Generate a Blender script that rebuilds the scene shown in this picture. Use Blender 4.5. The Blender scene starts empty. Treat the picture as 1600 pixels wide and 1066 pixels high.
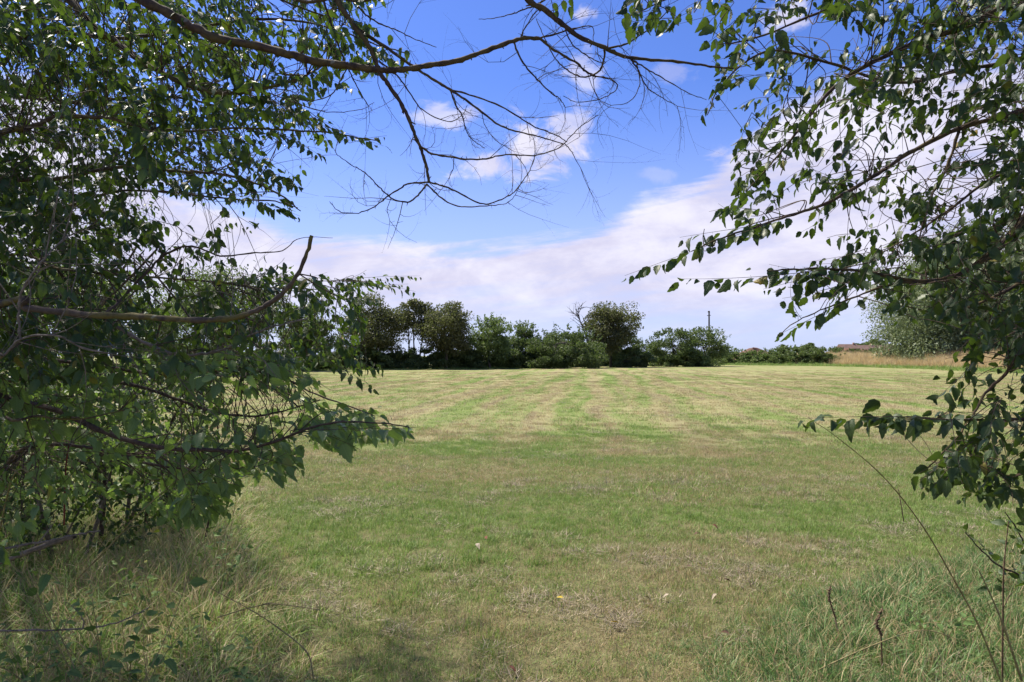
import bpy, math, random
import numpy as np
from mathutils import Vector, Matrix
R = math.radians
rnd = random.Random(7)
rng = np.random.default_rng(11)

# ------------------------------------------------------------------ camera, sky, sun, exposure
F = 1067.0; HOR = 556.0; CH = 1.65
PITCH = math.atan((HOR - 533.0) / F)
scene = bpy.context.scene
cam_d = bpy.data.cameras.new('camera'); cam = bpy.data.objects.new('camera', cam_d)
scene.collection.objects.link(cam); scene.camera = cam
cam_d.sensor_width = 36.0; cam_d.lens = 36.0 * F / 1600.0
cam_d.clip_start = 0.05; cam_d.clip_end = 6000
cam.location = (0, 0, CH); cam.rotation_euler = (math.pi / 2 + PITCH, 0, 0)

SUN_EL, SUN_AZ = 56.0, -50.0      # azimuth measured from +Y towards +X
sun_d = bpy.data.lights.new('sun', 'SUN'); sun = bpy.data.objects.new('sun', sun_d)
scene.collection.objects.link(sun)
sun_d.energy = 4.7; sun_d.angle = R(3.0); sun_d.color = (1.0, 0.92, 0.78)
sd = Vector((math.sin(R(SUN_AZ)) * math.cos(R(SUN_EL)), math.cos(R(SUN_AZ)) * math.cos(R(SUN_EL)), math.sin(R(SUN_EL))))
sun.rotation_euler = (-sd).to_track_quat('-Z', 'Y').to_euler()
scene.view_settings.view_transform = 'Standard'; scene.view_settings.look = 'None'
scene.view_settings.exposure = 0.97; scene.view_settings.gamma = 1.0
scene.view_settings.use_curve_mapping = False
try:
    scene.cycles.max_bounces = 8; scene.cycles.transparent_max_bounces = 4
    scene.cycles.transmission_bounces = 4; scene.cycles.diffuse_bounces = 3; scene.cycles.glossy_bounces = 2
except Exception:
    pass

class NT:
    """tiny node helper"""
    def __init__(s, tree): s.t = tree; s.n = tree.nodes; s.l = tree.links
    def put(s, sock, v):
        if hasattr(v, 'is_output') or isinstance(v, bpy.types.NodeSocket): s.l.new(v, sock)
        else: sock.default_value = v
    def node(s, typ, ins=None, **kw):
        n = s.n.new(typ)
        for k, v in kw.items(): setattr(n, k, v)
        for k, v in (ins or {}).items(): s.put(n.inputs[k], v)
        return n
    def m(s, op, a, b=None, c=None, clamp=False):
        n = s.n.new('ShaderNodeMath'); n.operation = op; n.use_clamp = clamp
        s.put(n.inputs[0], a)
        if b is not None: s.put(n.inputs[1], b)
        if c is not None: s.put(n.inputs[2], c)
        return n.outputs[0]
    def ramp(s, v, a, b, lo=0.0, hi=1.0, smooth=True):
        n = s.n.new('ShaderNodeMapRange'); n.interpolation_type = 'SMOOTHSTEP' if smooth else 'LINEAR'
        s.put(n.inputs['Value'], v); s.put(n.inputs['From Min'], a); s.put(n.inputs['From Max'], b)
        s.put(n.inputs['To Min'], lo); s.put(n.inputs['To Max'], hi)
        return n.outputs['Result']
    def mix(s, f, a, b, mode='MIX'):
        n = s.n.new('ShaderNodeMix'); n.data_type = 'RGBA'; n.blend_type = mode
        s.put(n.inputs[0], f)
        for i, v in ((6, a), (7, b)):
            if isinstance(v, tuple) and len(v) == 3: v = (*v, 1)
            s.put(n.inputs[i], v)
        return n.outputs[2]
    def noise(s, vec, scale, detail=3.0, rough=0.55, dist=0.0):
        n = s.node('ShaderNodeTexNoise', {'Scale': scale, 'Detail': detail, 'Roughness': rough, 'Distortion': dist})
        if vec is not None: s.l.new(vec, n.inputs['Vector'])
        return n.outputs['Fac']
    def comb(s, x, y, z=0.0):
        return s.node('ShaderNodeCombineXYZ', {0: x, 1: y, 2: z}).outputs[0]

world = bpy.data.worlds.new('World'); scene.world = world; world.use_nodes = True
w = NT(world.node_tree); w.n.clear()
tc = w.node('ShaderNodeTexCoord')
sky = w.n.new('ShaderNodeTexSky'); sky.sky_type = 'NISHITA'; sky.sun_disc = False
sky.sun_elevation = R(SUN_EL); sky.sun_rotation = R(SUN_AZ); sky.ozone_density = 3.0; sky.air_density = 1.0; sky.dust_density = 0.4
sep = w.node('ShaderNodeSeparateXYZ', {0: tc.outputs['Generated']})
DX, DY, DZ = sep.outputs
az = w.m('ARCTAN2', DX, DY)
el = w.m('ARCSINE', DZ)
elc = w.m('MAXIMUM', el, 0.0)
skyc = w.mix(1.0, sky.outputs[0], (0.56, 0.70, 1.20), 'MULTIPLY')
# whiter towards the horizon
haze = w.ramp(elc, 0.0, 0.40, 0.72, 0.0)
skyc = w.mix(haze, skyc, (4.3, 4.9, 7.0))
# planar cloud coordinates
inv = w.m('DIVIDE', 1.0, w.m('ADD', w.m('MAXIMUM', DZ, 0.0), 0.12))
cx_, cy_ = w.m('MULTIPLY', DX, inv), w.m('MULTIPLY', DY, inv)
cp = w.comb(cx_, cy_, 0.3)
n1 = w.noise(cp, 1.6, 7.0, 0.6, 0.3)
aev = w.comb(w.m('MULTIPLY', az, 1.0), w.m('MULTIPLY', el, 2.2), 0.0)
n2 = w.noise(aev, 7.0, 8.0, 0.62, 0.25)
streak = w.noise(w.comb(w.m('MULTIPLY', az, 5.0), w.m('SUBTRACT', w.m('MULTIPLY', el, 55.0), w.m('MULTIPLY', az, 6.0)), 0.0), 1.0, 5.0, 0.6, 0.4)
# top of the low cloud bank as a curve over azimuth
fc = w.n.new('ShaderNodeFloatCurve')
cur = fc.mapping.curves[0]
pts = [(-180, 14), (-60, 15), (-33, 15.5), (-26, 12.5), (-18, 9.7), (-9, 9.2), (0, 9.3), (5, 9.8), (10.6, 12.2), (15.5, 14), (19.6, 17.5), (25, 20.5), (40, 20), (90, 16), (180, 14)]
while len(cur.points) < len(pts): cur.points.new(0.5, 0.5)
for p, (a, e) in zip(cur.points, pts):
    p.location = ((a + 180) / 360.0, e / 30.0); p.handle_type = 'VECTOR'
fc.mapping.update()
w.l.new(w.m('DIVIDE', w.m('ADD', az, math.pi), 2 * math.pi), fc.inputs['Value'])
top = w.m('MULTIPLY', fc.outputs[0], R(30.0))
edge = w.m('ADD', w.m('SUBTRACT', top, el), w.m('MULTIPLY', w.m('ADD', w.m('MULTIPLY', w.m('SUBTRACT', n2, 0.5), .45), w.m('MULTIPLY', w.m('SUBTRACT', streak, 0.5), .55)), R(7.0)))
bank = w.ramp(edge, R(-0.6), R(1.3))
bank = w.m('MULTIPLY', bank, w.ramp(w.m('ADD', el, w.m('MULTIPLY', w.m('SUBTRACT', streak, 0.5), R(5))), R(0.5), R(6.5), 0.15, 1.0))
bank = w.m('MULTIPLY', bank, w.ramp(w.m('ADD', w.m('MULTIPLY', n2, 0.6), w.m('MULTIPLY', streak, 0.4)), 0.30, 0.52, 0.62, 1.0))
def blob(px, py, rx, ry, amt):
    a0 = math.atan((px - 800) / F); e0 = math.atan((HOR - py) / F * math.cos(a0))
    da = w.m('DIVIDE', w.m('SUBTRACT', az, a0), math.atan(rx / F))
    de = w.m('DIVIDE', w.m('SUBTRACT', el, e0), math.atan(ry / F))
    r = w.m('SQRT', w.m('ADD', w.m('MULTIPLY', da, da), w.m('MULTIPLY', de, de)))
    v = w.m('SUBTRACT', w.m('MULTIPLY', w.m('SUBTRACT', n3, 0.5), 3.4), w.m('SUBTRACT', r, 1.0))
    return w.m('MULTIPLY', w.ramp(v, 0.0, 0.75), amt)
n3 = w.noise(w.comb(w.m('MULTIPLY', az, 1.0), w.m('MULTIPLY', el, 1.5), 3.0), 13.0, 8.0, 0.62, 0.5)
tot = bank
for b in ((842, 232, 84, 50, 1.0), (758, 256, 74, 34, 0.95), (690, 174, 50, 24, 0.7), (885, 196, 40, 22, .7), (915, 120, 34, 44, 0.62), (1232, 22, 40, 22, 0.9),
          (912, 16, 26, 16, 0.75), (1030, 270, 34, 14, 0.22), (30, 170, 60, 50, 0.95), (120, 245, 70, 40, 0.8), (1045, 110, 40, 20, 0.3), (1130, 240, 50, 26, 0.6)):
    tot = w.m('MAXIMUM', tot, blob(*b))
# scattered fair weather cloud everywhere else, high up and behind
high = w.m('MULTIPLY', w.ramp(n1, 0.60, 0.75), w.ramp(el, R(30), R(42), 0.0, 0.6))
tot = w.m('MAXIMUM', tot, high, clamp=True)
cloudc = w.mix(w.ramp(n2, 0.35, 0.7), (4.6, 4.5, 5.9), (6.2, 6.1, 7.1))
final = w.mix(tot, skyc, cloudc)
bg = w.node('ShaderNodeBackground', {'Color': final, 'Strength': 0.078})
out = w.n.new('ShaderNodeOutputWorld'); w.l.new(bg.outputs[0], out.inputs[0])

# ------------------------------------------------------------------ helpers
def P(px, py, d):
    """world point seen at photo pixel (px, py) at depth d"""
    x = (px - 800) / F * d; yv = -(py - 533) / F * d
    return Vector((x, d * math.cos(PITCH) - yv * math.sin(PITCH), CH + d * math.sin(PITCH) + yv * math.cos(PITCH)))
def proj(v):
    x, y, z = v[0], v[1], v[2] - CH
    d = y * math.cos(PITCH) + z * math.sin(PITCH)
    yv = -y * math.sin(PITCH) + z * math.cos(PITCH)
    if d < 0.05: return None
    return 800 + F * x / d, 533 - F * yv / d, d
def G(px, py):
    """ground point at pixel"""
    d = P(px, py, 1.0) - Vector((0, 0, CH))
    return Vector((0, 0, CH)) + d * (CH / -d.z)
def inpoly(x, y, poly):
    c = False; j = len(poly) - 1
    for i in range(len(poly)):
        xi, yi = poly[i]; xj, yj = poly[j]
        if (yi > y) != (yj > y) and x < (xj - xi) * (y - yi) / (yj - yi) + xi: c = not c
        j = i
    return c
def tag(o, label=None, cat=None, group=None, kind=None):
    for k, v in (('label', label), ('category', cat), ('group', group), ('kind', kind)):
        if v: o[k] = v
    return o
def empty(name, loc, label, cat, group=None):
    o = bpy.data.objects.new(name, None); scene.collection.objects.link(o)
    o.location = loc; o.empty_display_size = 0.2
    return tag(o, label, cat, group)
def np_mesh(name, V, Fc, mat, tint=None, uv=None, smooth=False):
    V = np.asarray(V, dtype=np.float32); Fc = np.asarray(Fc, dtype=np.int32)
    me = bpy.data.meshes.new(name)
    k = Fc.shape[1]; nf = len(Fc)
    me.vertices.add(len(V)); me.vertices.foreach_set('co', V.ravel())
    me.loops.add(nf * k); me.loops.foreach_set('vertex_index', Fc.ravel())
    me.polygons.add(nf); me.polygons.foreach_set('loop_start', np.arange(0, nf * k, k, dtype=np.int32))
    if smooth: me.polygons.foreach_set('use_smooth', np.ones(nf, dtype=bool))
    me.update(calc_edges=True)
    if tint is not None:
        a = me.attributes.new('tint', 'FLOAT', 'POINT'); a.data.foreach_set('value', np.asarray(tint, dtype=np.float32))
    if uv is not None:
        a = me.attributes.new('luv', 'FLOAT_VECTOR', 'POINT'); a.data.foreach_set('vector', np.asarray(uv, dtype=np.float32).ravel())
    me.materials.append(mat)
    return me
def link(name, me, parent=None, loc=None):
    o = bpy.data.objects.new(name, me); scene.collection.objects.link(o)
    if parent is not None: o.parent = parent
    if loc is not None: o.location = loc
    return o
def part(name, V, Fc, mat, parent, **kw):
    V = np.asarray(V, dtype=np.float32) - np.array(parent.location, dtype=np.float32)[None]
    return link(name, np_mesh(name, V, Fc, mat, **kw), parent)

def smooth_line(pts, sub=5):
    """Catmull-Rom through Vectors"""
    pts = [Vector(p) for p in pts]
    if len(pts) < 3:
        return [pts[0].lerp(pts[1], i / sub) for i in range(sub + 1)]
    q = [pts[0] * 2 - pts[1]] + pts + [pts[-1] * 2 - pts[-2]]
    res = []
    for i in range(1, len(q) - 2):
        a, b, c, d = q[i - 1], q[i], q[i + 1], q[i + 2]
        for s in range(sub):
            t = s / sub
            res.append(0.5 * ((2 * b) + (c - a) * t + (2 * a - 5 * b + 4 * c - d) * t * t + (3 * b - a - 3 * c + d) * t ** 3))
    res.append(pts[-1]); return res

class Tubes:
    def __init__(s): s.V = []; s.F = []; s.T = []; s.n = 0
    def add(s, pts, rads, sides=5, lump=0.0, tint=None):
        n = len(pts)
        if n < 2: return
        if tint is None: tint = rnd.random()
        up = Vector((0.13, 0.31, 0.94)).normalized(); prev = None
        ring = []
        for i in range(n):
            t = (pts[min(i + 1, n - 1)] - pts[max(i - 1, 0)])
            if t.length < 1e-7: t = Vector((0, 0, 1))
            t.normalize()
            a = (prev if prev is not None else up); a = a - t * a.dot(t)
            if a.length < 1e-3: a = t.orthogonal()
            a.normalize(); prev = a; b = t.cross(a)
            for k in range(sides):
                ang = 2 * math.pi * k / sides
                r = rads[i] * (1 + (rnd.uniform(-lump, lump) if lump else 0))
                p = pts[i] + (a * math.cos(ang) + b * math.sin(ang)) * r
                s.V.append((p.x, p.y, p.z)); s.T.append(tint)
        for i in range(n - 1):
            for k in range(sides):
                k2 = (k + 1) % sides
                s.F.append((s.n + i * sides + k, s.n + i * sides + k2, s.n + (i + 1) * sides + k2, s.n + (i + 1) * sides + k))
        s.n += n * sides
    def build(s, name, mat, parent, kind=None, label=None):
        if not s.V: return None
        o = part(name, s.V, s.F, mat, parent, tint=s.T, smooth=True)
        tag(o, label, None, None, kind); return o

# ------------------------------------------------------------------ materials
def newmat(name):
    m = bpy.data.materials.new(name); m.use_nodes = True
    t = NT(m.node_tree); t.n.clear(); o = t.n.new('ShaderNodeOutputMaterial')
    return m, t, o
def leaf_material(name, dark, light, trans, rough=0.42, yellow=(0.32, 0.22, 0.03), ycut=0.965, veins=True, tmix=0.32, spec=0.4):
    m, t, o = newmat(name)
    at = t.node('ShaderNodeAttribute', attribute_name='tint'); tint = at.outputs['Fac']
    col = t.mix(tint, dark, light)
    geo = t.node('ShaderNodeNewGeometry')
    nz = t.noise(geo.outputs['Position'], 60.0 if veins else 0.6, 2.0)
    col = t.mix(t.ramp(nz, 0.3, 0.7, 0.0, 0.35), col, tuple(c * 0.55 for c in dark))
    yf = t.ramp(tint, ycut, min(1.0, ycut + 0.02))
    col = t.mix(t.m('MULTIPLY', yf, t.ramp(nz, 0.3, 0.5, 0.5, 1.0)), col, yellow)
    # underside paler
    col = t.mix(t.m('MULTIPLY', geo.outputs['Backfacing'], 0.45), col, tuple(min(1, c * 1.3 + 0.015) for c in light))
    nrm = None
    if veins:
        av = t.node('ShaderNodeAttribute', attribute_name='luv')
        s = t.node('ShaderNodeSeparateXYZ', {0: av.outputs['Vector']})
        ax = t.m('ABSOLUTE', s.outputs[1])
        mid = t.ramp(ax, 0.012, 0.03, 1.0, 0.0)
        ph = t.m('MULTIPLY', t.m('SUBTRACT', s.outputs[0], t.m('MULTIPLY', ax, 0.9)), 8.0)
        vv = t.m('ABSOLUTE', t.m('SUBTRACT', t.m('FRACT', ph), 0.5))
        side = t.ramp(vv, 0.06, 0.14, 0.6, 0.0)
        vein = t.m('MAXIMUM', mid, side)
        col = t.mix(t.m('MULTIPLY', vein, 0.35), col, tuple(min(1, c * 1.8 + 0.02) for c in light))
        bp = t.node('ShaderNodeBump', {'Strength': 0.35, 'Distance': 0.002, 'Height': t.m('SUBTRACT', 1.0, vein)})
        nrm = bp.outputs[0]
    pr = t.node('ShaderNodeBsdfPrincipled', {'Base Color': col, 'Roughness': rough, 'Specular IOR Level': spec})
    tr = t.node('ShaderNodeBsdfTranslucent', {'Color': t.mix(tint, tuple(c * 0.8 for c in trans), trans)})
    if nrm is not None: t.l.new(nrm, pr.inputs['Normal'])
    mx = t.node('ShaderNodeMixShader', {0: tmix})
    t.l.new(pr.outputs[0], mx.inputs[1]); t.l.new(tr.outputs[0], mx.inputs[2]); t.l.new(mx.outputs[0], o.inputs[0])
    return m
def bark_material(name, c1, c2, moss=0.5, scale=30.0):
    m, t, o = newmat(name)
    geo = t.node('ShaderNodeNewGeometry'); pos = geo.outputs['Position']
    n = t.noise(pos, scale, 5.0, 0.65); n2 = t.noise(pos, scale * 0.25, 3.0)
    col = t.mix(t.ramp(n, 0.3, 0.7), c1, c2)
    mf = t.m('MULTIPLY', t.ramp(t.m('ADD', n2, t.m('MULTIPLY', n, 0.3)), 0.56, 0.72), moss)
    col = t.mix(mf, col, (0.17, 0.15, 0.025))
    lich = t.ramp(t.noise(pos, scale * 0.6, 2.0), 0.66, 0.72)
    col = t.mix(t.m('MULTIPLY', lich, 0.5 if moss > 0 else 0.15), col, (0.30, 0.31, 0.26))
    bp = t.node('ShaderNodeBump', {'Strength': 0.7, 'Distance': 0.004, 'Height': n})
    pr = t.node('ShaderNodeBsdfPrincipled', {'Base Color': col, 'Roughness': 0.85, 'Specular IOR Level': 0.25, 'Normal': bp.outputs[0]})
    t.l.new(pr.outputs[0], o.inputs[0]); return m
def flat_material(name, c1, c2, scale=20.0, rough=0.8):
    m, t, o = newmat(name)
    geo = t.node('ShaderNodeNewGeometry')
    n = t.noise(geo.outputs['Position'], scale, 5.0, 0.65)
    pr = t.node('ShaderNodeBsdfPrincipled', {'Base Color': t.mix(t.ramp(n, 0.3, 0.7), c1, c2), 'Roughness': rough, 'Specular IOR Level': 0.3,
        'Normal': t.node('ShaderNodeBump', {'Strength': 0.5, 'Distance': 0.01, 'Height': n}).outputs[0]})
    t.l.new(pr.outputs[0], o.inputs[0]); return m
def field_nodes(t):
    """colour of the mown field at a world position: straw swaths, green regrowth, bare brown thatch"""
    geo = t.node('ShaderNodeNewGeometry'); s = t.node('ShaderNodeSeparateXYZ', {0: geo.outputs['Position']})
    X, Y = s.outputs[0], s.outputs[1]
    p2 = t.comb(X, Y, 0.0)
    a = 0.112
    u = t.m('SUBTRACT', X, t.m('MULTIPLY', Y, a))
    big = t.noise(p2, 0.07, 3.0, 0.6)
    u = t.m('ADD', u, t.m('MULTIPLY', t.m('SUBTRACT', big, 0.5), 2.6))
    along = t.comb(t.m('MULTIPLY', u, 1.0), t.m('MULTIPLY', Y, 0.035), 0.0)
    sw = t.noise(along, 0.75, 3.0, 0.55)
    sw2 = t.noise(t.comb(t.m('MULTIPLY', u, 1.0), t.m('MULTIPLY', Y, 0.07), 5.0), 2.3, 2.0, 0.5)
    far = t.ramp(Y, 8.0, 20.0)
    rows = t.m('SINE', t.m('ADD', t.m('MULTIPLY', u, 2 * math.pi / 1.85), t.m('MULTIPLY', t.m('SUBTRACT', sw, .5), 5.0)))
    sw = t.m('ADD', t.m('ADD', t.m('MULTIPLY', sw, 0.50), t.m('MULTIPLY', sw2, 0.40)), t.m('ADD', .05, t.m('MULTIPLY', rows, .045)))
    patch = t.noise(t.comb(t.m('MULTIPLY', X, 0.45), Y, 2.0), 0.75, 6.0, 0.66)
    fine = t.noise(p2, 5.0, 4.0, 0.65)
    straw = t.m('ADD', t.m('MULTIPLY', patch, 1.5), t.m('MULTIPLY', fine, 0.8))
    straw = t.m('ADD', straw, t.m('MULTIPLY', t.m('MULTIPLY', t.m('SUBTRACT', sw, 0.5), 3.6), far))
    # green collar near the hedge, straw further out
    bias = t.ramp(Y, 5.5, 14.0, -0.24, -0.05)
    bias2 = t.ramp(Y, 14.0, 45.0, 0.0, 0.10)
    straw = t.m('ADD', straw, t.m('ADD', bias, bias2))
    def oval(x0, y0, rx, ry):
        ax_ = t.m('DIVIDE', t.m('SUBTRACT', X, x0), rx); ay_ = t.m('DIVIDE', t.m('SUBTRACT', Y, y0), ry)
        q = t.m('ADD', t.m('SQRT', t.m('ADD', t.m('MULTIPLY', ax_, ax_), t.m('MULTIPLY', ay_, ay_))), t.m('MULTIPLY', t.m('SUBTRACT', patch, .5), 1.6))
        return t.ramp(q, .45, 1.15, 1.0, 0.0)
    # places where the grass has grown back green, and a paler dry belt
    grn = t.m('MAXIMUM', t.m('MAXIMUM', oval(-.7, 12.2, 3.4, 1.3), oval(-1.7, 6.3, 2.4, 1.5)), t.m('MAXIMUM', oval(2.2, 14.5, 2.0, .8), oval(3.4, 7.0, 1.8, .7)))
    dry = t.m('MAXIMUM', oval(.2, 9.6, 5.0, .9), oval(-3.5, 8.2, 2.2, .6))
    straw = t.m('ADD', straw, t.m('SUBTRACT', t.m('MULTIPLY', dry, .14), t.m('MULTIPLY', grn, .34)))
    # worn line of dead grass where people come in
    dl = t.m('ABSOLUTE', t.m('SUBTRACT', t.m('SUBTRACT', X, t.m('MULTIPLY', t.m('SUBTRACT', Y, 3.0), 0.62)), 0.05))
    worn = t.m('MULTIPLY', t.ramp(t.m('ADD', dl, t.m('MULTIPLY', t.m('SUBTRACT', patch, 0.5), 1.2)), 0.35, 1.1, 1.0, 0.0), t.ramp(Y, 5.6, 6.8, 1.0, 0.0))
    straw = t.m('ADD', straw, t.m('MULTIPLY', worn, 0.14))
    f = t.ramp(straw, 0.70, 1.52)
    rowb = t.m('MULTIPLY', t.m('MULTIPLY', t.ramp(rows, .55, .98), t.ramp(t.noise(t.comb(u, t.m('MULTIPLY', Y, .2), 4.0), 1.2, 3.0, .6), .42, .60)), t.m('MULTIPLY', far, .75))
    brown = t.m('MULTIPLY', t.ramp(t.noise(t.comb(t.m('MULTIPLY', X, 0.45), Y, 9.0), 1.5, 5.0, 0.68), 0.55, 0.68), t.ramp(Y, 60.0, 20.0, 0.12, 0.5))
    tracks = t.m('MULTIPLY', t.ramp(t.noise(t.comb(u, t.m('MULTIPLY', Y, 0.03), 7.0), 1.4, 3.0, 0.6), 0.53, 0.66), t.m('MULTIPLY', far, 0.55))
    return f, t.m('MAXIMUM', t.m('MAXIMUM', t.m('MULTIPLY', brown, t.m('SUBTRACT', 1.0, grn)), t.m('MAXIMUM', tracks, rowb)), t.m('MULTIPLY', worn, 0.18)), fine, p2
GREEN1, GREEN2 = (0.17, 0.24, 0.055), (0.25, 0.32, 0.09)
STRAW = (0.375, 0.35, 0.165); BROWN = (0.25, 0.20, 0.12)
def ground_material():
    m, t, o = newmat('field_ground')
    f, br, fine, p2 = field_nodes(t)
    n = t.noise(p2, 38.0, 4.0, 0.7); n2 = t.noise(p2, 9.0, 5.0, 0.7)
    g = t.mix(fine, GREEN1, GREEN2)
    col = t.mix(f, g, STRAW)
    col = t.mix(t.m('MULTIPLY', br, 0.85), col, BROWN)
    sp = t.node('ShaderNodeSeparateXYZ', {0: p2})
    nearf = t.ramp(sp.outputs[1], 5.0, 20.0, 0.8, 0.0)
    col = t.mix(nearf, col, t.mix(t.ramp(n2, .35, .65), (0.085, 0.070, 0.038), (0.18, 0.15, 0.08)))  # brown thatch, darkened near the camera to paint shaded gaps between blades
    col = t.mix(t.ramp(n, 0.3, 0.7, 0.6, 0.0), col, (0.085, 0.08, 0.04))
    h = t.m('ADD', t.m('MULTIPLY', n, 0.4), n2)
    bp = t.node('ShaderNodeBump', {'Strength': 0.8, 'Distance': 0.05, 'Height': h})
    pr = t.node('ShaderNodeBsdfPrincipled', {'Base Color': col, 'Roughness': 0.95, 'Specular IOR Level': 0.1, 'Normal': bp.outputs[0]})
    t.l.new(pr.outputs[0], o.inputs[0]); return m
def grass_material(name, bias=0.0, sat=1.0, follow=True, g1=(0.085, 0.18, 0.026), g2=(0.31, 0.43, 0.10)):
    m, t, o = newmat(name)
    f, br, fine, p2 = field_nodes(t)
    tint = t.node('ShaderNodeAttribute', attribute_name='tint').outputs['Fac']
    g = t.mix(tint, g1, g2)
    d = t.mix(t.m('FRACT', t.m('MULTIPLY', tint, 7.3)), (0.26, 0.185, 0.09), (0.60, 0.50, 0.28))
    if follow:
        thr = t.m('SUBTRACT', t.m('FRACT', t.m('MULTIPLY', tint, 13.7)), 0.5)
        sel = t.ramp(t.m('ADD', t.m('ADD', f, t.m('MULTIPLY', br, 0.35)), t.m('MULTIPLY', thr, 1.15)), 0.44 + bias, 0.58 + bias)
    else:
        sel = t.ramp(t.m('FRACT', t.m('MULTIPLY', tint, 13.7)), bias, bias + 0.03)
    col = t.mix(sel, g, d)
    if follow: col = t.mix(t.m('MULTIPLY', br, t.ramp(t.m('FRACT', t.m('MULTIPLY', tint, 5.1)), 0.35, 0.5, 0.0, 0.75)), col, (0.27, 0.22, 0.13))
    pr = t.node('ShaderNodeBsdfPrincipled', {'Base Color': col, 'Roughness': 0.5, 'Specular IOR Level': 0.35})
    tr = t.node('ShaderNodeBsdfTranslucent', {'Color': col})
    mx = t.node('ShaderNodeMixShader', {0: 0.35}); t.l.new(pr.outputs[0], mx.inputs[1]); t.l.new(tr.outputs[0], mx.inputs[2])
    t.l.new(mx.outputs[0], o.inputs[0]); return m

M_ground = ground_material()
M_grass = grass_material('mown_grass_blade')
M_tall = grass_material('tall_grass_blade', bias=0.66, follow=False, g1=(0.09, 0.20, 0.025), g2=(0.42, 0.56, 0.14))
M_dry = grass_material('dry_grass_blade', bias=0.06, follow=False)
def golden():
    m, t, o = newmat('golden_grass_blade')
    tint = t.node('ShaderNodeAttribute', attribute_name='tint').outputs['Fac']
    col = t.mix(tint, (0.42, 0.31, 0.15), (0.66, 0.54, 0.30))
    d = t.node('ShaderNodeBsdfPrincipled', {'Base Color': col, 'Roughness': 0.7}); tr = t.node('ShaderNodeBsdfTranslucent', {'Color': col})
    mx = t.node('ShaderNodeMixShader', {0: 0.4}); t.l.new(d.outputs[0], mx.inputs[1]); t.l.new(tr.outputs[0], mx.inputs[2]); t.l.new(mx.outputs[0], o.inputs[0]); return m
M_gold = golden()
M_cool = grass_material('cool_grass_blade', bias=0.72, follow=False, g1=(0.05, 0.12, 0.025), g2=(0.20, 0.32, 0.10))
M_verge = grass_material('verge_grass_blade', bias=0.93, follow=False)
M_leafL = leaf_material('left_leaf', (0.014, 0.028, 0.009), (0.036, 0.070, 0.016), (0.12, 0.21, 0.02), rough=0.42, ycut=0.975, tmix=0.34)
M_leafR = leaf_material('right_leaf', (0.014, 0.030, 0.008), (0.038, 0.072, 0.014), (0.11, 0.19, 0.018), rough=0.45, ycut=0.992, tmix=0.28)
M_leafB = leaf_material('bramble_leaf', (0.05, 0.10, 0.03), (0.13, 0.21, 0.06), (0.16, 0.26, 0.05), rough=0.6, ycut=0.93, spec=0.2)
M_leafS = leaf_material('shrub_leaf', (0.045, 0.088, 0.026), (0.165, 0.245, 0.08), (0.20, 0.33, 0.05), rough=0.42, ycut=0.97, tmix=0.42)
M_bark = bark_material('mossy_bark', (0.055, 0.042, 0.032), (0.13, 0.10, 0.075), moss=0.55)
M_barkbare = bark_material('dark_bark', (0.040, 0.028, 0.024), (0.095, 0.062, 0.048), moss=0.25)
M_twigp = flat_material('pale_twig', (0.10, 0.085, 0.065), (0.24, 0.20, 0.16), 50.0)
M_twigd = flat_material('dark_twig', (0.045, 0.030, 0.024), (0.10, 0.07, 0.05), 50.0)
M_barkfar = flat_material('far_bark', (0.05, 0.045, 0.035), (0.12, 0.105, 0.085), 3.0)
M_dead = flat_material('dead_stalk', (0.07, 0.045, 0.03), (0.16, 0.10, 0.06), 80.0)
M_stem = flat_material('grass_stem', (0.17, 0.15, 0.06), (0.32, 0.26, 0.13), 40.0)

# ------------------------------------------------------------------ ground
def ground():
    xs = np.concatenate([[-2500, -900, -350, -160], np.arange(-80, 81, 4.0), [160, 350, 900, 2500]])
    ys = np.concatenate([[-300, -60], np.arange(-8, 24, 2.0), np.arange(24, 180, 6.0), [220, 320, 600, 1200, 3500]])
    V = []
    for y in ys:
        for x in xs: V.append((x, y, 0.0))
    nx = len(xs); Fc = [(j * nx + i, j * nx + i + 1, (j + 1) * nx + i + 1, (j + 1) * nx + i) for j in range(len(ys) - 1) for i in range(nx - 1)]
    o = link('field', np_mesh('field', V, Fc, M_ground, smooth=True)); tag(o, kind='structure')
ground()

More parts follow.
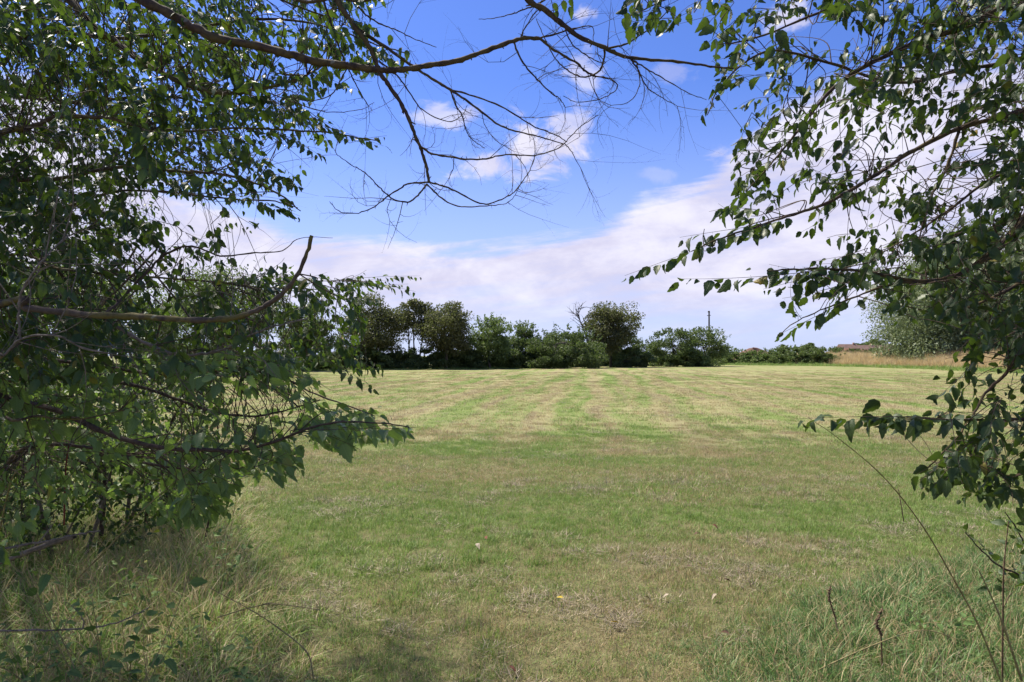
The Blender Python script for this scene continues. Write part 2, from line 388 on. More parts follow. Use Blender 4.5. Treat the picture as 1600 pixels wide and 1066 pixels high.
# ------------------------------------------------------------------ instanced grass (stuff)
def scatter(name, protos, pts, rots, scl, idx, label, cat, kind='stuff'):
    col = bpy.data.collections.new(name + '_kinds')
    for i, me in enumerate(protos):
        o = bpy.data.objects.new('%s_kind_%02d' % (name, i), me); col.objects.link(o)
    pts = np.asarray(pts, dtype=np.float32)
    me = bpy.data.meshes.new(name); me.vertices.add(len(pts)); me.vertices.foreach_set('co', pts.ravel())
    a = me.attributes.new('rot', 'FLOAT_VECTOR', 'POINT'); a.data.foreach_set('vector', np.asarray(rots, dtype=np.float32).ravel())
    a = me.attributes.new('scl', 'FLOAT_VECTOR', 'POINT'); a.data.foreach_set('vector', np.asarray(scl, dtype=np.float32).ravel())
    a = me.attributes.new('idx', 'INT', 'POINT'); a.data.foreach_set('value', np.asarray(idx, dtype=np.int32))
    o = link(name, me); tag(o, label, cat, None, kind)
    g = bpy.data.node_groups.new(name, 'GeometryNodeTree')
    g.interface.new_socket('Geometry', in_out='INPUT', socket_type='NodeSocketGeometry')
    g.interface.new_socket('Geometry', in_out='OUTPUT', socket_type='NodeSocketGeometry')
    N = g.nodes; L = g.links
    gi = N.new('NodeGroupInput'); go = N.new('NodeGroupOutput')
    ip = N.new('GeometryNodeInstanceOnPoints'); ci = N.new('GeometryNodeCollectionInfo')
    ci.inputs['Collection'].default_value = col; ci.inputs['Separate Children'].default_value = True; ci.inputs['Reset Children'].default_value = True
    def named(nm, dt):
        n = N.new('GeometryNodeInputNamedAttribute'); n.data_type = dt; n.inputs['Name'].default_value = nm; return n.outputs[0]
    L.new(gi.outputs[0], ip.inputs['Points']); L.new(ci.outputs[0], ip.inputs['Instance'])
    ip.inputs['Pick Instance'].default_value = True
    L.new(named('idx', 'INT'), ip.inputs['Instance Index'])
    e2r = N.new('FunctionNodeEulerToRotation'); L.new(named('rot', 'FLOAT_VECTOR'), e2r.inputs[0])
    L.new(e2r.outputs[0], ip.inputs['Rotation']); L.new(named('scl', 'FLOAT_VECTOR'), ip.inputs['Scale'])
    L.new(ip.outputs[0], go.inputs[0])
    md = o.modifiers.new('grow', 'NODES'); md.node_group = g
    return o

def blades(n, rx, lmin, lmax, wid, lean, curve, mat, seg=3, seed=0, circ=False, tints=(0, 1)):
    """n curved tapering grass blades on a patch of half-size rx"""
    r = np.random.default_rng(seed)
    if circ:
        a = r.uniform(0, 2 * np.pi, n); q = rx * np.sqrt(r.uniform(0, 1, n)); bx, by = q * np.cos(a), q * np.sin(a)
        la = a + r.normal(0, 0.9, n)
    else:
        nc = max(6, n // 15); ci = r.integers(0, nc, n); cxx, cyy = r.uniform(-rx, rx, nc), r.uniform(-rx, rx, nc)
        bx = cxx[ci] + r.normal(0, rx * .15, n); by = cyy[ci] + r.normal(0, rx * .15, n)
        la = r.uniform(0, 2 * np.pi, nc)[ci] + r.normal(0, 1.0, n)
        hf = r.uniform(.55, 1.35, nc)[ci]
    L = r.uniform(lmin, lmax, n) * (1 if circ else hf); wd = wid * r.uniform(0.6, 1.3, n)
    th0 = np.abs(r.normal(0, lean, n)); dth = np.abs(r.normal(curve, curve * 0.5, n))
    wa = la + np.pi / 2 + r.normal(0, 0.5, n)
    x, y, z = bx.copy(), by.copy(), np.full(n, -0.005)
    rows = []
    for s in range(seg + 1):
        f = s / seg; ww = wd * (1 - f ** 1.6) * 0.5
        if s < seg:
            rows.append((x - ww * np.cos(wa), y - ww * np.sin(wa), z.copy())); rows.append((x + ww * np.cos(wa), y + ww * np.sin(wa), z.copy()))
        else: rows.append((x.copy(), y.copy(), z.copy()))
        th = np.minimum(th0 + dth * f, 2.2); st = L / seg
        x = x + np.sin(th) * np.cos(la) * st; y = y + np.sin(th) * np.sin(la) * st; z = z + np.cos(th) * st
        z = np.maximum(z, 0.002)
    k = len(rows); V = np.stack([np.stack(rw, 1) for rw in rows], 1).reshape(-1, 3)
    base = np.arange(n)[:, None] * k; T = []
    for s in range(seg - 1):
        T += [base + np.array([[2 * s, 2 * s + 1, 2 * s + 3]]), base + np.array([[2 * s, 2 * s + 3, 2 * s + 2]])]
    T.append(base + np.array([[2 * seg - 2, 2 * seg - 1, 2 * seg]]))
    tv = r.uniform(tints[0], tints[1], n)
    if not circ: tv = np.clip(.65 * r.uniform(0, 1, nc)[ci] + .35 * tv, 0, 1)
    tint = np.repeat(tv, k)
    return np_mesh('blades', V, np.concatenate(T), mat, tint=tint)

# edge of the mown field as depth over pixel column
EDGE = [(-900, 600, ), (0, 596), (400, 582), (560, 578), (750, 577), (850, 575), (930, 572.5), (1100, 570.3), (1300, 572.3), (1450, 577), (1600, 583.5), (2300, 606)]
def edge_depth(px):
    for (x0, y0), (x1, y1) in zip(EDGE, EDGE[1:]):
        if x0 <= px <= x1: return CH * F / (y0 + (y1 - y0) * (px - x0) / (x1 - x0) - HOR)
    return 40.0

def vnoise(x, y, s=0):
    return (math.sin(x * 2.1 + s) * math.cos(y * 1.7 - s * 2) + math.sin(x * 0.9 - y * 1.3 + s * 3) + math.sin(x * 3.7 + y * 2.9 + s)) / 3

def leftrough(y): return -0.95 - (y - 3.4) * 0.46      # x of the border of the rough grass on the left
def rightrough(y): return 0.62 + (y - 3.3) * 0.85 + max(0, y - 4.6) * 1.0

def mown_grass():
    near = [blades(1000, 0.19, 0.018, 0.062, 0.0032, 0.85, 0.8, M_grass, 2, seed=i) for i in range(6)]
    lush = [blades(420, 0.19, 0.04, 0.11, 0.0036, 0.6, 1.0, M_grass, 3, seed=20 + i) for i in range(5)]
    pts, rots, scl, idx = [], [], [], []
    y = 2.6
    while y < 17.0:
        hw = 0.80 * y + 0.6; x = -hw
        while x < hw:
            if y > 10.5 and rnd.random() < (y - 10.5) / 6.5: x += 0.27; continue
            xx = x + rnd.uniform(-0.08, 0.08); yy = y + rnd.uniform(-0.08, 0.08)
            n = vnoise(xx, yy, 1.0)
            collar = math.exp(-((yy - (6.3 + 0.2 * xx)) / 1.5) ** 2) * (1.0 if xx < 1.2 else 0.55)
            lushf = 0.45 * collar + 0.45 * n + (0.35 if xx < leftrough(yy) + 0.8 else 0) - 0.18
            worn = abs(xx - (yy - 3.0) * 0.62) < 0.8 and yy < 6.2
            k = 5 if (rnd.random() < lushf - 0.05 and not worn) else 0
            pts.append((xx, yy, 0)); rots.append((0, 0, rnd.uniform(0, 6.28))); h = rnd.uniform(0.75, 1.3)
            if k: scl.append((1, 1, h * 0.9)); idx.append(6 + rnd.randrange(5))
            else: scl.append((1, 1, h)); idx.append(rnd.randrange(6))
            x += 0.27
        y += 0.27
    order = near + lush
    scatter('mown_grass', order, pts, rots, scl, idx, 'short mown grass with straw and green regrowth in the foreground', 'grass')
    # larger, sparser patches further out
    far = [blades(520, 0.55, 0.03, 0.085, 0.008, 0.7, 0.8, M_grass, 2, seed=40 + i) for i in range(5)]
    pts, rots, scl, idx = [], [], [], []
    y = 8.0
    while y < 80.0:
        hw = 0.80 * y + 1; x = -hw
        while x < hw:
            if rnd.random() < min((80 - y) / 50, (y - 7.5) / 7.0):
                pts.append((x + rnd.uniform(-.2, .2), y + rnd.uniform(-.2, .2), 0)); rots.append((0, 0, rnd.uniform(0, 6.28)))
                scl.append((1, 1, rnd.uniform(0.6, 1.2))); idx.append(rnd.randrange(5))
            x += 0.9
        y += 0.9
    scatter('mown_grass', far, pts, rots, scl, idx, 'short mown hay stubble stretching across the middle of the field', 'grass')
mown_grass()

def rough_grass():
    kinds = [blades(42, 0.12, 0.14, 0.40, 0.0085, 0.5, 1.7, M_tall, 5, seed=60 + i, circ=True) for i in range(6)]
    kinds += [blades(16, 0.20, 0.25, 0.60, 0.0046, 1.15, 1.3, M_gold if i > 2 else M_dry, 5, seed=80 + i, circ=True) for i in range(5)]
    kinds += [blades(60, 0.11, 0.10, 0.26, 0.0062, 0.4, 1.2, M_tall, 4, seed=100 + i, circ=True) for i in range(4)]
    pts, rots, scl, idx = [], [], [], []
    for _ in range(1900):
        y = 2.7 + 6.0 * rnd.random() ** 1.3; b = leftrough(y)
        x = b - abs(rnd.gauss(0, 1.0)) * 1.3 + rnd.gauss(0, 0.12)
        if x < -0.8 * y - 1.0: continue
        d = min(1.0, (b - x) / 0.5)
        if rnd.random() > 0.35 + 0.65 * max(d, 0): continue
        pts.append((x, y, 0)); rots.append((rnd.gauss(0, .15), rnd.gauss(0, .15), rnd.uniform(0, 6.28)))
        s = rnd.uniform(0.7, 1.1) * (0.55 + 0.45 * max(d, 0)); scl.append((s, s, s * (0.9 if y > 3.6 else 0.75)))
        u = rnd.random(); idx.append(rnd.randrange(6) if u < 0.36 else (6 + rnd.randrange(5) if u < 0.76 else 11 + rnd.randrange(4)))
    scatter('rough_grass', kinds, pts, rots, scl, idx, 'tangled tall rough grass with dry stems at the foot of the left hedge', 'grass')
    kinds2 = [blades(70, 0.14, 0.07, 0.22, 0.0056, 0.6, 1.4, M_cool, 4, seed=120 + i, circ=True) for i in range(5)]
    kinds2 += [blades(18, 0.10, 0.16, 0.36, 0.0038, 0.35, 0.7, M_dry, 4, seed=140 + i, circ=True) for i in range(3)]
    kinds2 += [blades(60, 0.13, 0.08, 0.26, 0.0062, 0.6, 1.5, M_cool, 4, seed=150 + i, circ=True) for i in range(3)]
    pts, rots, scl, idx = [], [], [], []
    for _ in range(1900):
        y = 2.7 + 5.0 * rnd.random() ** 1.2; b = rightrough(y)
        x = b + abs(rnd.gauss(0, 1.1)) * 1.2 + rnd.gauss(0, 0.12)
        if x > 0.8 * y + 1.0: continue
        d = max(0, min(1.0, (x - b) / 0.6))
        if rnd.random() > 0.3 + 0.7 * d: continue
        pts.append((x, y, 0)); rots.append((rnd.gauss(0, .15), rnd.gauss(0, .15), rnd.uniform(0, 6.28)))
        s = rnd.uniform(0.6, 1.05) * (0.6 + 0.4 * d); scl.append((s, s, s * 0.9))
        u = rnd.random(); idx.append(rnd.randrange(5) if u < 0.52 else (5 + rnd.randrange(3) if u < 0.66 else 8 + rnd.randrange(3)))
    scatter('rough_grass', kinds2, pts, rots, scl, idx, 'long green rough grass spreading in from the right corner', 'grass')
rough_grass()

def far_verges():
    vk = [blades(160, 0.9, 0.3, 0.8, 0.035, 0.3, 0.5, M_verge, 2, seed=200 + i) for i in range(4)]
    dk = [blades(240, 1.1, 0.8, 1.45, 0.032, 0.30, 0.5, M_gold, 3, seed=220 + i) for i in range(4)]
    pts, rots, scl, idx = [], [], [], []
    px = -500.0
    while px < 2100:
        d = edge_depth(px)
        rows = 5 if px > 1140 else 2
        for k in range(rows):
            dd = d + k * 1.5 + rnd.uniform(-.4, .4)
            pts.append(((px - 800) / F * dd, dd, 0)); rots.append((0, 0, rnd.uniform(0, 6.28)))
            h = rnd.uniform(0.5, 1.0) * (0.55 if k == 0 else 0.9) * (0.7 if px < 1140 else 1.0); scl.append((1, 1, h)); idx.append(rnd.randrange(4))
        px += F / d * 1.0
    scatter('verge_grass', vk, pts, rots, scl, idx, 'long green grass verge along the far edge of the mown field', 'grass')
    pts, rots, scl, idx = [], [], [], []
    px = 1255.0
    while px < 1900:
        d = edge_depth(px) + 8
        for k in range(16):
            dd = d + k * 1.6 + rnd.uniform(-.5, .5)
            if px < 1300 and rnd.random() < (1300 - px) / 50: continue
            pts.append(((px + rnd.uniform(-8, 8) - 800) / F * dd, dd, min(1.1, k * 0.16 + 0.1))); rots.append((0, 0, rnd.uniform(0, 6.28)))
            h = rnd.uniform(0.65, 1.15); scl.append((1, 1, h)); idx.append(rnd.randrange(4))
        px += F / d * 1.5
    scatter('dry_grass', dk, pts, rots, scl, idx, 'tall straw coloured grass on the bank right of the far hedge', 'grass')
    # the bank it grows on
    V, Fc = [], []
    xs = list(range(1235, 2000, 15))
    for px in xs:
        d = edge_depth(px) + 7
        for k, (dd, z) in enumerate(((0, -0.05), (4, 0.45), (8, 0.8), (14, 1.1), (30, 1.15), (60, -0.05))):
            e = min(1.0, (px - 1235) / 60.0); V.append(((px - 800) / F * (d + dd), d + dd, z * e - 0.02 * (1 - e)))
    for i in range(len(xs) - 1):
        for k in range(5): a = i * 6 + k; Fc.append((a, a + 6, a + 7, a + 1))
    m = flat_material('bank_soil', (0.13, 0.12, 0.05), (0.24, 0.19, 0.09), 1.5, 0.95)
    tag(link('grass_bank', np_mesh('grass_bank', V, Fc, m, smooth=True)), kind='structure')
far_verges()

def hay_wisps():
    hm, t, o = newmat('old_hay')
    tint = t.node('ShaderNodeAttribute', attribute_name='tint').outputs['Fac']
    pr = t.node('ShaderNodeBsdfPrincipled', {'Base Color': t.mix(tint, (0.13, 0.10, 0.075), (0.44, 0.36, 0.25)), 'Roughness': 0.8}); t.l.new(pr.outputs[0], o.inputs[0])
    k = [blades(40, 0.10, 0.03, 0.10, 0.0028, 1.5, 0.15, hm, 2, seed=300 + i, circ=True) for i in range(5)]
    pts, rots, scl, idx = [], [], [], []
    for _ in range(6500):
        y = 3.0 + 24 * rnd.random() ** 1.5; x = rnd.uniform(-.8, .8) * y
        if vnoise(x * .8, y * 1.6, 4.0) + rnd.gauss(0, .3) + .45 * math.exp(-((y - 8.6) / 1.0) ** 2) < .42: continue
        if x < leftrough(y): continue
        pts.append((x, y, rnd.uniform(.012, .035))); rots.append((0, 0, rnd.uniform(0, 6.28))); q = rnd.uniform(.8, 1.5); scl.append((q, q, rnd.uniform(.5, 1.0))); idx.append(rnd.randrange(5))
    scatter('cut_hay', k, pts, rots, scl, idx, 'wisps of old brown cut hay lying on the mown grass', 'hay')
hay_wisps()

# ------------------------------------------------------------------ far trees, hedge and buildings
def quad_leaves(C, sizes, r, upb=0.35):
    n = len(C)
    nr = r.normal(0, 1, (n, 3)); nr[:, 2] += upb; nr /= np.linalg.norm(nr, axis=1, keepdims=True)
    t = np.cross(nr, r.normal(0, 1, (n, 3))); t /= (np.linalg.norm(t, axis=1, keepdims=True) + 1e-9)
    b = np.cross(nr, t); L = sizes[:, None]; W = L * r.uniform(0.45, 0.7, (n, 1))
    V = np.stack([C - t * L * .5, C + b * W * .5 + t * L * .05, C + t * L * .5, C - b * W * .5 + t * L * .05], 1).reshape(-1, 3)
    Fc = np.arange(n)[:, None] * 4 + np.array([[0, 1, 2, 3]])
    return V, Fc
FARLEAF = {
 'dark': leaf_material('far_leaf_dark', (0.050, 0.075, 0.026), (0.12, 0.165, 0.055), (0.12, 0.18, 0.04), 0.6, (0.13, 0.09, 0.03), 0.95, False, 0.38, 0.3),
 'brown': leaf_material('far_leaf_brown', (0.068, 0.076, 0.030), (0.155, 0.150, 0.062), (0.13, 0.16, 0.045), 0.6, (0.16, 0.10, 0.04), 0.90, False, 0.38, 0.3),
 'mid': leaf_material('far_leaf_mid', (0.070, 0.105, 0.036), (0.17, 0.22, 0.075), (0.15, 0.22, 0.05), 0.6, (0.17, 0.12, 0.04), 0.94, False, 0.38, 0.3),
 'green': leaf_material('far_leaf_green', (0.085, 0.13, 0.040), (0.19, 0.25, 0.08), (0.17, 0.25, 0.06), 0.6, (0.17, 0.13, 0.05), 0.96, False, 0.38, 0.3),
 'pale': leaf_material('far_leaf_pale', (0.10, 0.14, 0.06), (0.24, 0.29, 0.15), (0.22, 0.28, 0.11), 0.5, (0.2, 0.18, 0.08), 0.97, False, 0.38, 0.4),
}
seedc = [500]
def far_tree(name, px, top, wpx, depth, label, cat, col='dark', group=None, dens=1.0, low=0.15, size=0.27, trunk=True, spiky=0.0, clus=None, sq=1.0, stems=1, rag=1.0, lean=0):
    seedc[0] += 1; r = np.random.default_rng(seedc[0])
    x0 = (px - 800) / F * depth; H = CH + (HOR - top) / F * depth; W = wpx / F * depth
    e = empty(name, (x0, depth, 0), label, cat, group)
    z0 = H * low; ch = H - z0; cc = np.array([x0, depth, z0 + ch * 0.5])
    rad = np.array([W * .5, W * .5 * sq, ch * .5])
    ncl = clus or int(20 + 9.0 * W * ch / 10.0 * rag)
    d = r.normal(0, 1, (ncl, 3)); d /= np.linalg.norm(d, axis=1, keepdims=True)
    q = r.uniform(0.25, 1.0, (ncl, 1)) ** 0.45
    # keep clumps out of the very base corners, and make the outline uneven
    lob = 1 + 0.16 * np.sin(3 * np.arctan2(d[:, 0], d[:, 2]) + r.uniform(0, 6))[:, None] * rag + 0.08 * rag * r.normal(0, 1, (ncl, 1))
    cr = (0.085 + 0.075 * r.uniform(0, 1, ncl)) * min(W, ch) * (0.85 if rag <= 1 else 0.7) + 0.10
    if low >= 0.1: lob = lob + 0.10 * np.sin(5 * np.arctan2(d[:, 0], d[:, 2]) + 2.0)[:, None]
    C = cc + d * q * (rad - cr.mean() * 0.8) * np.clip(lob, 0.6, 1.25)
    C[:, 2] = np.clip(C[:, 2], z0 * 0.6 + 0.2, H - cr * 0.5)
    if low < 0.1:      # bush: foliage right down to the ground under a domed top
        C[:, 0] = x0 + r.uniform(-1, 1, ncl) * W * 0.46
        prof = np.sqrt(np.clip(1 - ((C[:, 0] - x0) / (W * .56)) ** 2, 0.1, 1)) * r.uniform(.85, 1.05, ncl)
        C[:, 2] = np.maximum(0.25, r.uniform(0.0, 1.0, ncl) * (H * prof - cr * .7))
    per = int(230 * dens)
    idx = np.repeat(np.arange(ncl), per); n = len(idx)
    off = r.normal(0, 1, (n, 3)); off /= (np.linalg.norm(off, axis=1, keepdims=True)); off *= r.uniform(0.1, 1, (n, 1)) ** 0.5
    L = C[idx] + off * cr[idx][:, None] * np.array([1.25, 1.25, 0.75]) * 1.25
    if spiky > 0:      # upright and arching shoots standing out of the outline
        ns = int(26 * spiky * max(1, W / 4)); A = []
        for _ in range(ns):
            a = r.uniform(-1, 1); b0 = np.array([x0 + a * W * .46, depth + r.normal(0, W * .2), z0 + ch * (0.5 + 0.42 * math.sqrt(max(0, 1 - a * a)))])
            dr = np.array([a * 0.7 + r.normal(0, .3), r.normal(0, .3), 1.0]); dr /= np.linalg.norm(dr); ln = r.uniform(.4, 1.2) * H * 0.16
            tt = r.uniform(0, 1, (14, 1)); A.append(b0 + dr * tt * ln + r.normal(0, 0.07, (14, 3)))
        L = np.concatenate([L] + A)
    L[:, 2] = np.maximum(L[:, 2], 0.08)
    V, Fc = quad_leaves(L, size * r.uniform(0.6, 1.25, len(L)), r)
    tint = np.repeat(np.clip(r.normal(0.42, 0.24, len(L)) + 0.02 * r.normal(0, 1, len(L)), 0, 1), 4)
    o = part('crown', V, Fc, FARLEAF[col], e, tint=tint)
    if trunk:
        t = Tubes(); br = Tubes()
        for s in range(stems):
            bx = x0 + (s - (stems - 1) / 2) * W * 0.13
            tp = Vector((bx + r.normal(0, W * .04), depth, z0 + ch * 0.62))
            pts = smooth_line([Vector((bx, depth, -0.1)), Vector((bx + r.normal(0, .1), depth, H * .25)), Vector((bx + r.normal(0, .2), depth, H * .5)), tp], 4)
            r0 = 0.018 * H + 0.05; r0 = r0 * (0.6 if stems > 1 else 1)
            t.add(pts, [r0 * (1 - 0.75 * i / (len(pts) - 1)) for i in range(len(pts))], 7)
            for _ in range(min(26, ncl) // stems):
                c = Vector(C[r.integers(ncl)]); k = r.integers(len(pts) // 3, len(pts)); a = pts[k]
                mid = a.lerp(c, 0.5) + Vector((r.normal(0, .15), r.normal(0, .15), -0.06 * H * 0.3))
                br.add(smooth_line([a, mid, c], 3), [r0 * .35, r0 * .28, r0 * .25, r0 * .2, r0 * .15, r0 * .1, r0 * .06][:7], 4)
        t.build('trunk', M_barkfar, e); br.build('branches', M_barkfar, e, kind='stuff')
    return e

def hedge_line():
    T = far_tree
    T('tree', 352, 412, 190, 62, 'big rounded tree behind the left foliage, furthest left of the far trees', 'tree', 'mid', dens=1.1, size=0.24)
    T('tree', 478, 462, 95, 74, 'thin crowned tree half hidden behind the left branch tips', 'tree', 'mid', dens=.7, size=.28, rag=1.4)
    T('tree', 584, 462, 112, 84, 'broad dark tree with dense rounded crown, left of the open stemmed trees', 'tree', 'brown', dens=1.1, low=.10)
    T('tree', 648, 463, 66, 86, 'open tree with several thin upright trunks showing sky between them', 'tree', 'brown', dens=.42, low=.46, stems=3, rag=1.4, size=.30)
    T('tree', 697, 465, 92, 84, 'tall brownish crowned tree just right of the thin stemmed tree', 'tree', 'brown', dens=1.15, low=.12)
    T('tree', 766, 497, 70, 86, 'grey green twiggy tree between the brownish tree and the small ash', 'tree', 'green', dens=.6, rag=1.5, low=.12, spiky=1.2)
    T('tree', 818, 507, 46, 92, 'small feathery sapling tree standing above the hedge', 'tree', 'mid', dens=.35, low=.4, spiky=1.8, rag=1.5)
    T('bush', 882, 510, 118, 90, 'wide dark domed bush left of the lone clumpy tree', 'bush', 'dark', dens=1.2, low=.03, spiky=.4, trunk=True)
    T('tree', 954, 468, 92, 98, 'lone clumpy tree with sky gaps beside the leafless tree', 'tree', 'brown', dens=.6, low=.16, rag=1.9, size=.30)
    T('bush', 985, 538, 70, 98, 'low dark bush sloping down right of the lone clumpy tree', 'bush', 'dark', dens=1.1, low=.03)
    T('bush', 1052, 516, 76, 104, 'spiky hawthorn bush with arching shoots left of the pole', 'bush', 'dark', dens=1.0, low=.03, spiky=2.2)
    T('bush', 1100, 514, 72, 106, 'hawthorn bush with ruddy shoots around the wooden pole', 'bush', 'mid', dens=1.0, low=.03, spiky=2.2)
    T('bush', 1075, 546, 60, 104, 'low green bush in front of the hawthorns', 'bush', 'green', dens=1.0, low=.03, spiky=.4)
    # left side of the field
    for px, top, wd, d in ((60, 380, 260, 38), (215, 440, 170, 46)):
        T('tree', px, top, wd, d, 'tree deep behind the left foliage, ' + ('at the picture edge' if px < 100 else 'left of the big rounded tree'), 'tree', 'mid', dens=1.2, size=.19)
    # low hedge bushes in a row
    marks = [(478, 'thin crowned tree half hidden by the branch tips'), (584, 'broad dark tree'), (648, 'open stemmed tree'), (697, 'tall brownish tree'), (766, 'grey green twiggy tree'), (818, 'feathery sapling tree'), (882, 'wide domed bush'), (925, 'leafless leaning tree'), (965, 'lone clumpy tree'), (1010, 'gap before the hawthorns')]
    seen_l = {}
    def hedge_label(px):
        if px < 440: return 'dark leafy hedge bush glimpsed behind the left foliage'
        mx, nm = min(marks, key=lambda q: abs(q[0] - px)); k = seen_l.get(nm, 0); seen_l[nm] = k + 1
        side = 'left of' if px < mx - 9 else ('right of' if px > mx + 9 else 'straight below')
        return ('hedge bush ' if k == 0 else 'smaller hedge bush ') + side + ' the ' + nm
    px = 235
    while px < 1010:
        d = edge_depth(px) + 3.0; hpx = (rnd.uniform(26, 36) if px < 735 else rnd.uniform(38, 52)) * (1 if px > 350 else 1.3)
        T('hedge_bush', px, CH * 0 + HOR - hpx + 15, rnd.uniform(56, 80), d, hedge_label(px), 'bush', rnd.choice(['dark', 'dark', 'mid']),
          group='bushes in the low far hedge', dens=.9, low=.02, trunk=False, spiky=.5)
        px += rnd.uniform(25, 35)
    for px, top, wd in ((1128, 541, 56), (1152, 547, 56), (1178, 549, 60), (1205, 546, 64), (1232, 542, 70), (1258, 541, 70), (1282, 545, 64)):
        d = edge_depth(px) + 9
        T('hedge_bush', px, top, wd, d, {1128: 'first weedy scrub bush right of the hawthorns', 1152: 'scrub bush just left of the red soil heap', 1178: 'low scrub bush in front of the red soil heap', 1205: 'scrub bush at the right end of the soil heap', 1232: 'weedy bush under the small round skyline tree', 1258: 'weedy bush under the twiggy skyline tree', 1282: 'last scrub bush beside the golden dry grass'}[px], 'bush', 'green' if px < 1230 else 'mid', group='bushes in the scrub right of the pole', dens=.9, low=.02, trunk=False, spiky=.8)
    for px, top, wd in ((1306, 543, 34), (1336, 546, 30), (1362, 545, 26), (1405, 543, 40)):
        T('hedge_bush', px, top, wd, 300, {1306: 'far bush left of the brick houses', 1336: 'far bush before the left brick house', 1362: 'far bush before the middle brick house', 1405: 'far bush right of the brick houses'}[px], 'bush', 'mid', group='bushes in front of the far houses', dens=.6, low=.02, size=.7, trunk=False, spiky=.4)
    T('tree', 1555, 345, 330, 104, 'large pale silvery tree behind the right hand leaves', 'tree', 'pale', dens=1.5, low=.06, size=.32, rag=1.1, sq=.6)
    T('bush', 1470, 527, 150, 150, 'round green bush at the foot of the pale tree', 'bush', 'mid', dens=1.2, low=.02, size=.24)
    T('bush', 1600, 520, 120, 140, 'dark bush right of the pale tree foot', 'bush', 'dark', dens=1.2, low=.02, size=.24)
    # farther still
    for px, top, wd, lb, c in ((1222, 539, 12, 'small round tree on the skyline behind the scrub', 'dark'), (1262, 536, 26, 'twiggy skyline tree behind the scrub', 'mid'), (1345, 535, 34, 'round dark tree behind the brick houses', 'dark'),
                            (1366, 530, 36, 'tallest skyline tree above the houses', 'mid'), (1396, 538, 24, 'low skyline tree right of the houses', 'dark'), (1418, 537, 26, 'skyline tree furthest right beside the pale tree', 'mid'),
                            (1440, 540, 60, 'long low green copse at the foot of the pale tree', 'mid')):
        T('tree', px, top, wd, 440, lb, 'tree', c, dens=.6, low=.05, size=1.1, trunk=True)
hedge_line()

def twig_rec(T, p, d, L, r, lvl, spread=0.6, up=0.15, seg=5, spur=True, plane=None, kids=None):
    """a curved bare twig with side twigs and short spurs"""
    pts = [p.copy()]; dd = d.normalized(); bend = Vector((rnd.gauss(0, 1), rnd.gauss(0, 1) * .6, rnd.gauss(0, 1))) * 0.24
    for i in range(seg):
        dd = (dd + bend + Vector((rnd.gauss(0, .06), rnd.gauss(0, .06), up * .3 + rnd.gauss(0, .06)))).normalized()
        pts.append(pts[-1] + dd * L / seg)
    rr = [r * (1 - 0.75 * i / seg) for i in range(seg + 1)]
    T.add(pts, rr, 4)
    if spur:
        for i in range(1, seg):
            if rnd.random() < 0.6:
                q = pts[i].lerp(pts[i + 1], rnd.random()); v = Vector((rnd.gauss(0, 1), rnd.gauss(0, 1), rnd.gauss(0, 1))).normalized() * rnd.uniform(.008, .022)
                T.add([q, q + v], [rr[i] * .8, rr[i] * .35], 3)
    if lvl > 0:
        for _ in range(kids or rnd.randint(2, 4)):
            i = rnd.randint(1, seg - 1); t = (pts[i + 1] - pts[i]).normalized()
            s = Vector((rnd.gauss(0, 1), rnd.gauss(0, .6), rnd.gauss(0, 1))); s = (s - t * s.dot(t)).normalized()
            twig_rec(T, pts[i], t * 0.75 + s * spread, L * rnd.uniform(.35, .65), rr[i] * .65, lvl - 1, spread, up, seg, spur)

def dead_tree():
    e = empty('bare_tree', ((905 - 800) / F * 97, 97, 0), 'leafless dead tree leaning left of the lone clumpy tree', 'tree')
    t = Tubes(); d = 97
    pts = smooth_line([P(925, 574, d), P(922, 545, d), P(914, 520, d), P(906, 500, d), P(903, 478, d)], 4)
    t.add(pts, [0.16 * (1 - .8 * i / (len(pts) - 1)) for i in range(len(pts))], 6); t.build('trunk', M_barkfar, e)
    b = Tubes()
    for i in range(18):
        k = rnd.randrange(5, len(pts) - 1); v = Vector((rnd.choice([-1, -1, 1]) * rnd.uniform(.5, 1.0), rnd.gauss(0, .3), rnd.uniform(.5, 1.2)))
        twig_rec(b, pts[k], v, rnd.uniform(1.3, 2.8), .06, 1, .6, .3, 4, False)
    b.build('branches', M_barkfar, e, kind='stuff')
dead_tree()

